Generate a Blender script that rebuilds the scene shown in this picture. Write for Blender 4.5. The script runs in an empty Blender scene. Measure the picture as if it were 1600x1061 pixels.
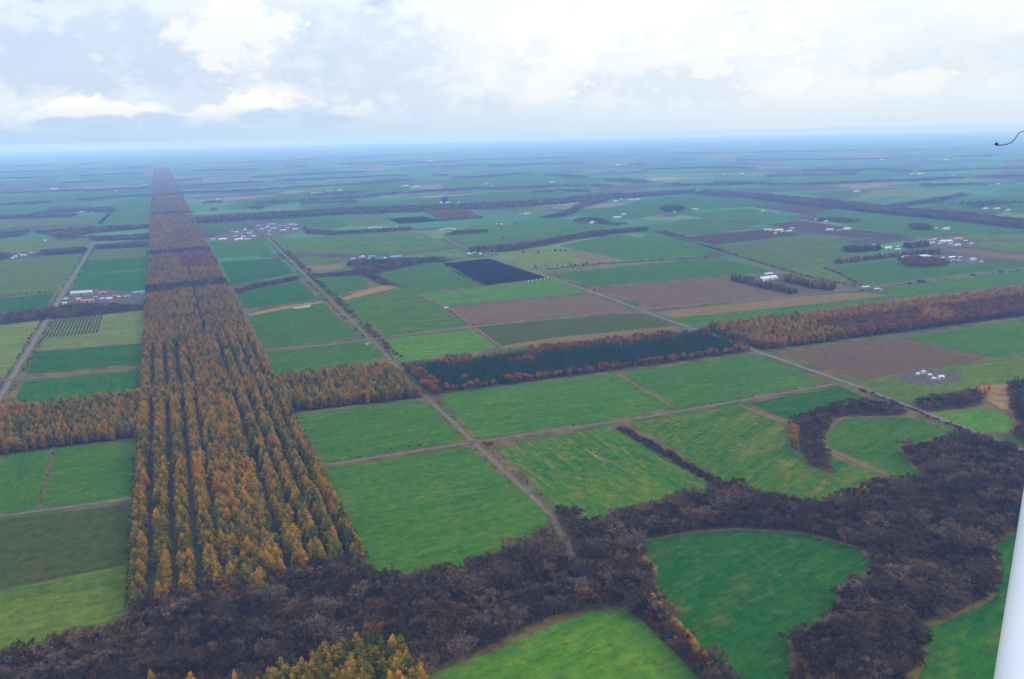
import bpy, math, random
import numpy as np
from mathutils import Matrix, Vector

rng = np.random.default_rng(7)
random.seed(7)
scene = bpy.context.scene
COL = scene.collection

# ------------------------------------------------------------------ camera
CH = 317.0                                   # flying height, metres
PW, PH, FPX = 1600, 1061, 1333.0
CX, CY = PW / 2, PH / 2


def pix_ray(x, y):
    return np.array([(x - CX) / FPX, -(y - CY) / FPX, -1.0])


def horizon(x):
    return 227 - .0213 * x


_a, _b = pix_ray(0, horizon(0)), pix_ray(1600, horizon(1600))
_Z = np.cross(_b, _a); _Z /= np.linalg.norm(_Z)
_Y = pix_ray(243, horizon(243)); _Y /= np.linalg.norm(_Y)
_X = np.cross(_Y, _Z)
ROT = np.array([_X, _Y, _Z])                 # camera axes in the world; the long belt runs along +Y

cam_data = bpy.data.cameras.new('camera')
cam_data.sensor_width = 36.0
cam_data.lens = 36.0 * FPX / PW
cam_data.clip_start = 0.1
cam_data.clip_end = 250000
cam = bpy.data.objects.new('camera', cam_data)
m4 = Matrix.Identity(4)
for r in range(3):
    for c in range(3):
        m4[r][c] = ROT[r, c]
m4.translation = (0, 0, CH)
cam.matrix_world = m4
COL.objects.link(cam)
scene.camera = cam

# ------------------------------------------------------------------ sky, sun, exposure
SUN_EL, SUN_AZ = math.radians(34), math.radians(112)      # azimuth clockwise from +Y
sun_dir = Vector((math.sin(SUN_AZ) * math.cos(SUN_EL), math.cos(SUN_AZ) * math.cos(SUN_EL), math.sin(SUN_EL)))
sd = bpy.data.lights.new('sun', 'SUN')
sd.energy = 3.0
sd.angle = math.radians(8)
sd.color = (1.0, .93, .82)
sun = bpy.data.objects.new('sun', sd)
sun.rotation_euler = sun_dir.to_track_quat('Z', 'Y').to_euler()
sun.location = (0, 0, 300)
COL.objects.link(sun)

scene.view_settings.view_transform = 'Standard'
scene.view_settings.look = 'None'
scene.view_settings.exposure = 0.0
scene.view_settings.gamma = 1.0
scene.view_settings.use_curve_mapping = False
scene.render.engine = 'CYCLES'
scene.cycles.use_denoising = True
scene.cycles.denoiser = 'OPENIMAGEDENOISE'
scene.cycles.denoising_input_passes = 'RGB_ALBEDO_NORMAL'
scene.cycles.denoising_prefilter = 'ACCURATE'
scene.cycles.volume_bounces = 0
scene.cycles.max_bounces = 4
scene.cycles.diffuse_bounces = 2
scene.cycles.transparent_max_bounces = 4


class NT:
    """small helper for node trees"""
    def __init__(self, tree):
        self.t = tree; self.n = tree.nodes; self.l = tree.links

    def node(self, kind, **kw):
        nd = self.n.new(kind)
        for k, v in kw.items():
            setattr(nd, k, v)
        return nd

    def set(self, sock, v):
        if isinstance(v, bpy.types.NodeSocket):
            self.l.new(v, sock)
        elif v is not None:
            sock.default_value = v

    def math(self, op, a, b=None, c=None, clamp=False):
        nd = self.node('ShaderNodeMath', operation=op, use_clamp=clamp)
        for i, v in enumerate((a, b, c)):
            if v is not None:
                self.set(nd.inputs[i], v)
        return nd.outputs[0]

    def vmath(self, op, a, b=None):
        nd = self.node('ShaderNodeVectorMath', operation=op)
        self.set(nd.inputs[0], a)
        if b is not None:
            self.set(nd.inputs[1], b)
        return nd.outputs[0]

    def noise(self, vec, scale, detail=4, rough=.55, dist=0.0, dim='3D'):
        nd = self.node('ShaderNodeTexNoise', noise_dimensions=dim)
        self.set(nd.inputs['Vector'], vec)
        nd.inputs['Scale'].default_value = scale
        nd.inputs['Detail'].default_value = detail
        nd.inputs['Roughness'].default_value = rough
        nd.inputs['Distortion'].default_value = dist
        return nd.outputs['Fac']

    def ramp(self, fac, stops, interp='LINEAR'):
        nd = self.node('ShaderNodeValToRGB')
        cr = nd.color_ramp; cr.interpolation = interp
        while len(cr.elements) < len(stops):
            cr.elements.new(.5)
        for e, (p, c) in zip(cr.elements, stops):
            e.position = p
            e.color = (c, c, c, 1) if isinstance(c, (int, float)) else (*c, 1)
        self.set(nd.inputs[0], fac)
        return nd.outputs[0]

    def maprange(self, v, a, b, c=0.0, d=1.0, smooth=True):
        nd = self.node('ShaderNodeMapRange', interpolation_type='SMOOTHSTEP' if smooth else 'LINEAR')
        self.set(nd.inputs[0], v)
        for i, q in enumerate((a, b, c, d)):
            nd.inputs[i + 1].default_value = q
        return nd.outputs[0]

    def mix(self, fac, a, b, mode='MIX'):
        nd = self.node('ShaderNodeMix', data_type='RGBA', blend_type=mode)
        self.set(nd.inputs[0], fac)
        for s, v in ((nd.inputs[6], a), (nd.inputs[7], b)):
            self.set(s, (*v, 1) if isinstance(v, tuple) and len(v) == 3 else v)
        return nd.outputs[2]


world = bpy.data.worlds.new('World')
scene.world = world
world.use_nodes = True
world.cycles.sample_map_resolution = 1024
w = NT(world.node_tree)
w.n.clear()
tc = w.node('ShaderNodeTexCoord')
sky = w.node('ShaderNodeTexSky', sky_type='NISHITA')
sky.sun_disc = False
sky.sun_elevation = SUN_EL
sky.sun_rotation = SUN_AZ
sky.altitude = 300
sky.air_density = 1.0
sky.dust_density = 1.5
bg_sky = w.node('ShaderNodeBackground')
bg_sky.inputs['Strength'].default_value = 0.12
w.l.new(sky.outputs[0], bg_sky.inputs['Color'])
# broken cloud deck: shapes stretched flat towards the horizon, as a layer overhead is seen
dirv = tc.outputs['Generated']
sep = w.node('ShaderNodeSeparateXYZ'); w.l.new(dirv, sep.inputs[0])
flat = w.node('ShaderNodeMapping'); w.l.new(dirv, flat.inputs[0])
flat.inputs['Scale'].default_value = (1, 1, 2.6)
flat.inputs['Location'].default_value = (3.1, 1.4, 0)
big = w.noise(flat.outputs[0], 3.2, 5, .5, .2)
mid = w.noise(flat.outputs[0], 9.0, 6, .55, .3)
cum = w.node('ShaderNodeMapping'); w.l.new(dirv, cum.inputs[0])
cum.inputs['Scale'].default_value = (1, 1, 1.6)
cum.inputs['Location'].default_value = (0.35, 2.2, .03)
puff = w.noise(cum.outputs[0], 16.0, 7, .55, .15)
el = sep.outputs['Z']                                       # sine of the elevation
az = w.math('ARCTAN2', sep.outputs['X'], sep.outputs['Y'])
deck = w.math('ADD', w.math('MULTIPLY', big, .62), w.math('MULTIPLY', mid, .38))
shade = w.maprange(deck, .38, .60)                          # grey bases against bright tops


fine_ = w.noise(cum.outputs[0], 55.0, 5, .6, .2)
rough_ = w.math('ADD', w.math('SUBTRACT', puff, .5), w.math('MULTIPLY', w.math('SUBTRACT', fine_, .5), .55))


def cloud(px, py, rx, ry, rag=3.0):
    """soft-edged ragged cloud at the bearing and height it has in the photograph"""
    d = ROT @ pix_ray(px, py); d = d / np.linalg.norm(d)
    a0, e0 = math.atan2(d[0], d[1]), float(d[2])
    u = w.math('MULTIPLY', w.math('SUBTRACT', az, a0), 1400.0 / rx)
    v = w.math('MULTIPLY', w.math('SUBTRACT', el, e0), 1400.0 / ry)
    q = w.math('ADD', w.math('MULTIPLY', u, u), w.math('MULTIPLY', v, v))
    q = w.math('ADD', q, w.math('MULTIPLY', rough_, rag))
    return w.maprange(q, 1.45, .05)


def gather(lst, rag):
    r = None
    for c_ in lst:
        k = cloud(*c_, rag)
        r = k if r is None else w.math('MAXIMUM', r, k)
    return r


# the deck is thinner and whiter towards the veiled sun on the right
sunny = w.maprange(az, -.25, .75)
lo = w.mix(sunny, (.66, .77, .93), (.80, .88, .95))
hi = w.mix(sunny, (.80, .88, .97), (.92, .955, .985))
deckcol = w.mix(shade, lo, hi)
greys = gather([(140, 92, 260, 62), (560, 95, 170, 75), (1010, 135, 190, 40), (1480, 105, 150, 40), (620, 165, 220, 22)], 6.0)
deckcol = w.mix(w.math('MULTIPLY', greys, .8), deckcol, w.mix(sunny, (.56, .69, .90), (.74, .84, .93)))
whites = gather([(365, 45, 75, 62), (430, 155, 75, 22), (870, 55, 150, 70), (845, 140, 45, 34), (1100, 60, 120, 40), (1245, 122, 70, 24), (1435, 134, 75, 18), (1555, 132, 24, 11), (560, 172, 40, 12)], 8.5)
deckcol = w.mix(w.math('MULTIPLY', whites, .7), deckcol, (.98, .985, .98))
cums = gather([(35, 180, 75, 18), (105, 174, 60, 22), (205, 178, 85, 18), (330, 178, 85, 19), (400, 163, 70, 17)], 6.5)
cumcol = w.mix(cums, deckcol, (1.04, 1.02, .98))
grey = gather([(100, 191, 42, 8), (160, 193, 50, 9), (255, 188, 36, 13), (430, 183, 70, 12), (500, 190, 60, 9)], 6.0)
cumcol = w.mix(w.math('MULTIPLY', grey, .8), cumcol, (.52, .67, .90))
# clear pale air under the deck
low = w.mix(sunny, (.50, .70, .93), (.70, .83, .94))
cumcol = w.mix(w.math('SUBTRACT', 1, w.maprange(el, .000, .048)), cumcol, low)
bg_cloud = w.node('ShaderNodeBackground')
w.l.new(w.math('ADD', 1.0, w.math('MULTIPLY', w.math('POWER', w.math('MAXIMUM', el, 0.0), 1.6), 2.5)), bg_cloud.inputs['Strength'])  # deck strengthened towards the zenith, added to lift haze and ground light
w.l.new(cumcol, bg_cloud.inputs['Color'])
gap = w.noise(flat.outputs[0], 5.5, 4, .5, .1)
cover = w.math('SUBTRACT', 1, w.math('MULTIPLY', w.maprange(gap, .60, .70), w.maprange(el, .09, .15)))
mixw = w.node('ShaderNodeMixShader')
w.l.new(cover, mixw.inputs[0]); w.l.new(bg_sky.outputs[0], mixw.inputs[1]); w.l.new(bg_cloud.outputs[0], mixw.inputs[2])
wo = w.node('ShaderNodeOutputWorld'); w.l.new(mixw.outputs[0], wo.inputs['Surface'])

# ------------------------------------------------------------------ helpers


def G(x, y, z=0.0):
    """ground position seen at a point of the photograph"""
    d = ROT @ pix_ray(x, y)
    t = (z - CH) / d[2]
    return np.array([d[0] * t, d[1] * t])


def GP(poly):
    return np.array([G(*p) for p in poly])


def project(xy, z=0.0):
    p = np.empty((len(xy), 3)); p[:, :2] = xy; p[:, 2] = np.asarray(z) - CH
    c = p @ ROT
    dep = -c[:, 2]
    dep = np.where(dep < 1, 1, dep)
    return np.stack([CX + FPX * c[:, 0] / dep, CY - FPX * c[:, 1] / dep, -c[:, 2]], 1)


def inside(pts, poly):
    x, y = pts[:, 0], pts[:, 1]
    res = np.zeros(len(pts), bool)
    n = len(poly)
    for i in range(n):
        x1, y1 = poly[i]; x2, y2 = poly[(i + 1) % n]
        if y1 == y2:
            continue
        cnd = (y1 > y) != (y2 > y)
        res ^= cnd & (x < (x2 - x1) * (y - y1) / (y2 - y1) + x1)
    return res


def dist_line(pts, line):
    d = np.full(len(pts), 1e9)
    for a, b in zip(line[:-1], line[1:]):
        ab = b - a
        t = np.clip(((pts - a) @ ab) / max(ab @ ab, 1e-9), 0, 1)
        d = np.minimum(d, np.linalg.norm(pts - (a + t[:, None] * ab), axis=1))
    return d


def scatter(poly, s, jit=.38, ang=0.0):
    """jittered grid of points inside a world polygon"""
    poly = np.asarray(poly)
    c, sn = math.cos(ang), math.sin(ang)
    R = np.array([[c, sn], [-sn, c]])
    q = poly @ R.T
    lo, hi = q.min(0), q.max(0)
    gx, gy = np.meshgrid(np.arange(lo[0], hi[0] + s, s), np.arange(lo[1], hi[1] + s, s), indexing='ij')
    gx = gx + (np.arange(gx.shape[1]) % 2)[None, :] * s * .5
    p = np.stack([gx.ravel(), gy.ravel()], 1) + rng.uniform(-jit, jit, (gx.size, 2)) * s
    p = p @ R
    return p[inside(p, poly)]


def in_view(p, margin=70, top=16):
    a = project(p); b = project(p, top)
    return (a[:, 2] > 20) & (a[:, 0] > -margin) & (a[:, 0] < PW + margin) & (b[:, 1] < PH + margin * .5)


def tag(o, label=None, cat=None, group=None, kind=None):
    if label: o['label'] = label
    if cat: o['category'] = cat
    if group: o['group'] = group
    if kind: o['kind'] = kind
    return o


def link(o, parent=None):
    COL.objects.link(o)
    if parent is not None:
        o.parent = parent
    return o


def mesh_obj(name, verts, faces, mats, parent=None, mi=None, smooth=False):
    me = bpy.data.meshes.new(name)
    me.from_pydata([tuple(v) for v in verts], [], faces)
    for m in (mats if isinstance(mats, (list, tuple)) else [mats]):
        me.materials.append(m)
    if mi is not None:
        me.polygons.foreach_set('material_index', mi)
    if smooth:
        me.polygons.foreach_set('use_smooth', [True] * len(me.polygons))
    return link(bpy.data.objects.new(name, me), parent)


def new_mat(name, rough=.9):
    m = bpy.data.materials.new(name); m.use_nodes = True
    t = NT(m.node_tree)
    b = t.n['Principled BSDF']
    b.inputs['Roughness'].default_value = rough
    b.inputs['Specular IOR Level'].default_value = 0.0
    return m, t, b


# ------------------------------------------------------------------ materials of the land
KF = .58


def field_material(name, base, alt, patch, streak=.5, blotch=.5, period=7.0, rows=.0):
    base, alt, patch = (tuple(KF * q for q in c_) for c_ in (base, alt, patch))
    """grass or tilled land: mown streaks along the local X axis, blotches and fine grain"""
    m, t, b = new_mat(name, .95)
    co = t.node('ShaderNodeTexCoord').outputs['Object']
    oi = t.node('ShaderNodeObjectInfo')
    shift = t.vmath('ADD', co, t.vmath('SCALE', oi.outputs['Location']))
    mp = t.node('ShaderNodeMapping'); t.l.new(shift, mp.inputs[0])
    mp.inputs['Scale'].default_value = (.06, 1, 1)
    st = t.noise(mp.outputs[0], .22, 5, .65)
    mp2 = t.node('ShaderNodeMapping'); t.l.new(shift, mp2.inputs[0])
    mp2.inputs['Scale'].default_value = (.35, 1, 1)
    bl = t.noise(mp2.outputs[0], .022, 6, .62, .8)
    bl2 = t.noise(mp2.outputs[0], .06, 5, .7, .5)
    fine = t.noise(shift, .55, 4, .75)
    grain = t.noise(shift, .13, 3, .6)
    c = t.mix(t.maprange(st, .5 - .2, .5 + .2), base, tuple(.5 * p + .5 * q for p, q in zip(base, alt))) if streak < .4 else t.mix(t.math('MULTIPLY', t.maprange(st, .32, .68), .85), base, alt)
    c = t.mix(t.math('MULTIPLY', t.maprange(bl, .44, .66), blotch), c, alt)
    c = t.mix(t.math('MULTIPLY', t.maprange(bl2, .52, .68), blotch * .75), c, patch)
    sharp = t.noise(mp2.outputs[0], .11, 5, .6, 1.0)
    c = t.mix(t.math('MULTIPLY', t.maprange(sharp, .57, .62), blotch * .45), c, patch)
    c = t.mix(t.math('MULTIPLY', t.maprange(sharp, .42, .36), blotch * .5), c, tuple(q * .7 for q in base))
    if rows:
        wv = t.node('ShaderNodeTexWave', wave_type='BANDS', bands_direction='Y')
        t.l.new(shift, wv.inputs['Vector'])
        wv.inputs['Scale'].default_value = 6.2832 / (20 * period) * 1.0
        wv.inputs['Distortion'].default_value = 1.2
        wv.inputs['Detail'].default_value = 2
        c = t.mix(t.math('MULTIPLY', wv.outputs['Fac'], rows), c, patch)
    v = t.math('ADD', t.math('MULTIPLY', fine, .5), t.math('MULTIPLY', grain, .5))
    k = t.maprange(v, .3, .7, .5, 1.5, False)
    hv = t.node('ShaderNodeHueSaturation')
    t.l.new(c, hv.inputs['Color'])
    t.l.new(t.math('MULTIPLY', k, t.maprange(oi.outputs['Random'], 0, 1, .9, 1.1, False)), hv.inputs['Value'])
    t.l.new(hv.outputs[0], b.inputs['Base Color'])
    bp = t.node('ShaderNodeBump'); bp.inputs['Strength'].default_value = .35; bp.inputs['Distance'].default_value = .5
    t.l.new(fine, bp.inputs['Height']); t.l.new(bp.outputs[0], b.inputs['Normal'])
    return m


FM = dict(
    green=field_material('grass_green', (.021, .092, .006), (.054, .118, .009), (.105, .135, .018), blotch=.7),
    teal=field_material('grass_deep', (.010, .074, .008), (.026, .098, .009), (.085, .112, .016), blotch=.8),
    olive=field_material('grass_olive', (.045, .085, .008), (.085, .125, .012), (.150, .140, .024), blotch=.8),
    patchy=field_material('grass_patchy', (.018, .096, .006), (.070, .125, .010), (.170, .140, .028), blotch=1.0),
    bright=field_material('grass_bright', (.036, .120, .006), (.075, .160, .010), (.140, .165, .018), blotch=.8),
    dull=field_material('grass_dull', (.040, .056, .008), (.058, .070, .010), (.080, .082, .014), blotch=.7),
    pale=field_material('grass_pale', (.075, .110, .020), (.115, .150, .028), (.230, .200, .050), blotch=.8),
    brown=field_material('tilled_brown', (.112, .070, .036), (.150, .100, .054), (.080, .048, .026), rows=.6),
    dark=field_material('tilled_dark', (.060, .034, .020), (.078, .045, .026), (.044, .026, .016), rows=.5),
    black=field_material('tilled_black', (.006, .005, .005), (.009, .007, .006), (.007, .005, .005), rows=.3),
    tan=field_material('stubble_tan', (.130, .085, .032), (.170, .112, .042), (.085, .095, .022), blotch=.8),
)


def simple_mat(name, c1, c2, scale, rough=.9, detail=4):
    c1, c2 = tuple(.8 * q for q in c1), tuple(.8 * q for q in c2)
    m, t, b = new_mat(name, rough)
    co = t.node('ShaderNodeTexCoord').outputs['Object']
    n = t.noise(co, scale, detail, .6)
    t.l.new(t.mix(t.maprange(n, .32, .68), c1, c2), b.inputs['Base Color'])
    return m


MAT_ROAD = simple_mat('asphalt_grey', (.085, .085, .090), (.125, .122, .125), .08)
MAT_TRACK = simple_mat('gravel_track', (.075, .066, .058), (.12, .105, .092), .12)
MAT_DIRT = simple_mat('dirt_track', (.14, .092, .040), (.090, .065, .028), .15)
MAT_VERGE = simple_mat('dry_verge_grass', (.135, .085, .030), (.038, .052, .012), .10, detail=7)
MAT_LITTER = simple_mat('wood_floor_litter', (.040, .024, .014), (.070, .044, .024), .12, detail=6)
MAT_MARSH = simple_mat('marsh_reed', (.20, .125, .050), (.11, .078, .030), .06)
MAT_YARD = simple_mat('farm_yard_soil', (.085, .068, .060), (.050, .044, .036), .1)
MAT_DITCH = simple_mat('ditch_scrub', (.075, .050, .038), (.050, .042, .030), .1)
MAT_PUDDLE, _t, _b = new_mat('standing_water', .08)
_b.inputs['Base Color'].default_value = (.05, .07, .08, 1); _b.inputs['Specular IOR Level'].default_value = .5

# ground: dry rough grass near, a patchwork of farmland in the distance
m, t, b = new_mat('plain', .95)
pos = t.node('ShaderNodeNewGeometry').outputs['Position']
near = t.mix(t.maprange(t.noise(pos, .03, 6, .65), .38, .62), (.040, .034, .014), (.080, .060, .024))
near = t.mix(t.maprange(t.noise(pos, .012, 5, .6), .5, .65), near, (.026, .052, .012))
vo = t.node('ShaderNodeTexVoronoi', feature='F1', distance='CHEBYCHEV')
mpv = t.node('ShaderNodeMapping'); t.l.new(pos, mpv.inputs[0]); mpv.inputs['Scale'].default_value = (1 / 560, 1 / 330, 0)
t.l.new(mpv.outputs[0], vo.inputs['Vector']); vo.inputs['Scale'].default_value = 1; vo.inputs['Randomness'].default_value = .75
sp = t.node('ShaderNodeSeparateColor'); t.l.new(vo.outputs['Color'], sp.inputs[0])
cell = t.ramp(sp.outputs[0], [(0, (.020, .088, .036)), (.30, (.030, .115, .036)), (.48, (.060, .110, .036)), (.62, (.022, .095, .036)), (.80, (.11, .085, .045)), (.86, (.17, .14, .075)), (.90, (.035, .032, .030))], 'CONSTANT')
woods = t.noise(mpv.outputs[0], .8, 5, .6, .4)
cell = t.mix(t.maprange(woods, .535, .56), cell, (.030, .026, .024))
cell = t.mix(t.maprange(t.noise(pos, .01, 5, .6), .3, .7, .0, .35), cell, (.06, .06, .03))
ln = t.node('ShaderNodeVectorMath', operation='LENGTH'); t.l.new(pos, ln.inputs[0])
t.l.new(t.mix(t.maprange(ln.outputs['Value'], 1700, 2600), near, cell), b.inputs['Base Color'])
MAT_PLAIN = m
# level for the first kilometres, then falling away with the curve of the earth
radii = [1500, 4000, 6000, 8000, 10000, 12500, 15000, 18000, 22000, 26000, 31000, 36000, 42000, 50000, 60000]
SEG = 120
gv, gf = [(0, 0, 0)], []
for r_g in radii:
    drop = -max(0.0, r_g - 5500.0) ** 2 / (2 * 1.6e7)
    gv += [(r_g * math.cos(2 * math.pi * k / SEG), r_g * math.sin(2 * math.pi * k / SEG), drop) for k in range(SEG)]
gf += [(0, 1 + k, 1 + (k + 1) % SEG) for k in range(SEG)]
for i in range(len(radii) - 1):
    for k in range(SEG):
        a0, a1 = 1 + i * SEG + k, 1 + i * SEG + (k + 1) % SEG
        gf.append((a0, a0 + SEG, a1 + SEG, a1))
g = mesh_obj('ground', gv, gf, MAT_PLAIN)
tag(g, 'flat farming plain reaching to the hazy horizon', 'ground', kind='structure')


def sheet(name, poly, mat, z, label, cat, ang=None, step=14.0, amp=1.1):
    """a patch of land as a sheet with slightly ragged edges; local X runs along its mown streaks"""
    poly = np.asarray(poly)
    pts = []
    n = len(poly)
    for i in range(n):
        a, bb = poly[i], poly[(i + 1) % n]
        L = np.linalg.norm(bb - a)
        k = max(1, int(L / step))
        k = min(k, 60)
        for j in range(k):
            p = a + (bb - a) * (j / k)
            pts.append(p + rng.normal(0, amp * .5, 2) if j else p)
    pts = np.array(pts)
    c = poly.mean(0)
    ang = 0.0 if ang is None else ang
    ca, sa = math.cos(ang), math.sin(ang)
    R = np.array([[ca, sa], [-sa, ca]])
    loc = (pts - c) @ R.T
    if ((np.roll(loc[:, 0], -1) - loc[:, 0]) * (np.roll(loc[:, 1], -1) + loc[:, 1])).sum() > 0:
        loc = loc[::-1]
    o = mesh_obj(name, np.c_[loc, np.zeros(len(loc))], [tuple(range(len(loc)))], mat)
    o.location = (c[0], c[1], z); o.rotation_euler = (0, 0, ang)
    tag(o, label, cat, kind='structure')
    return o


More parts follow.
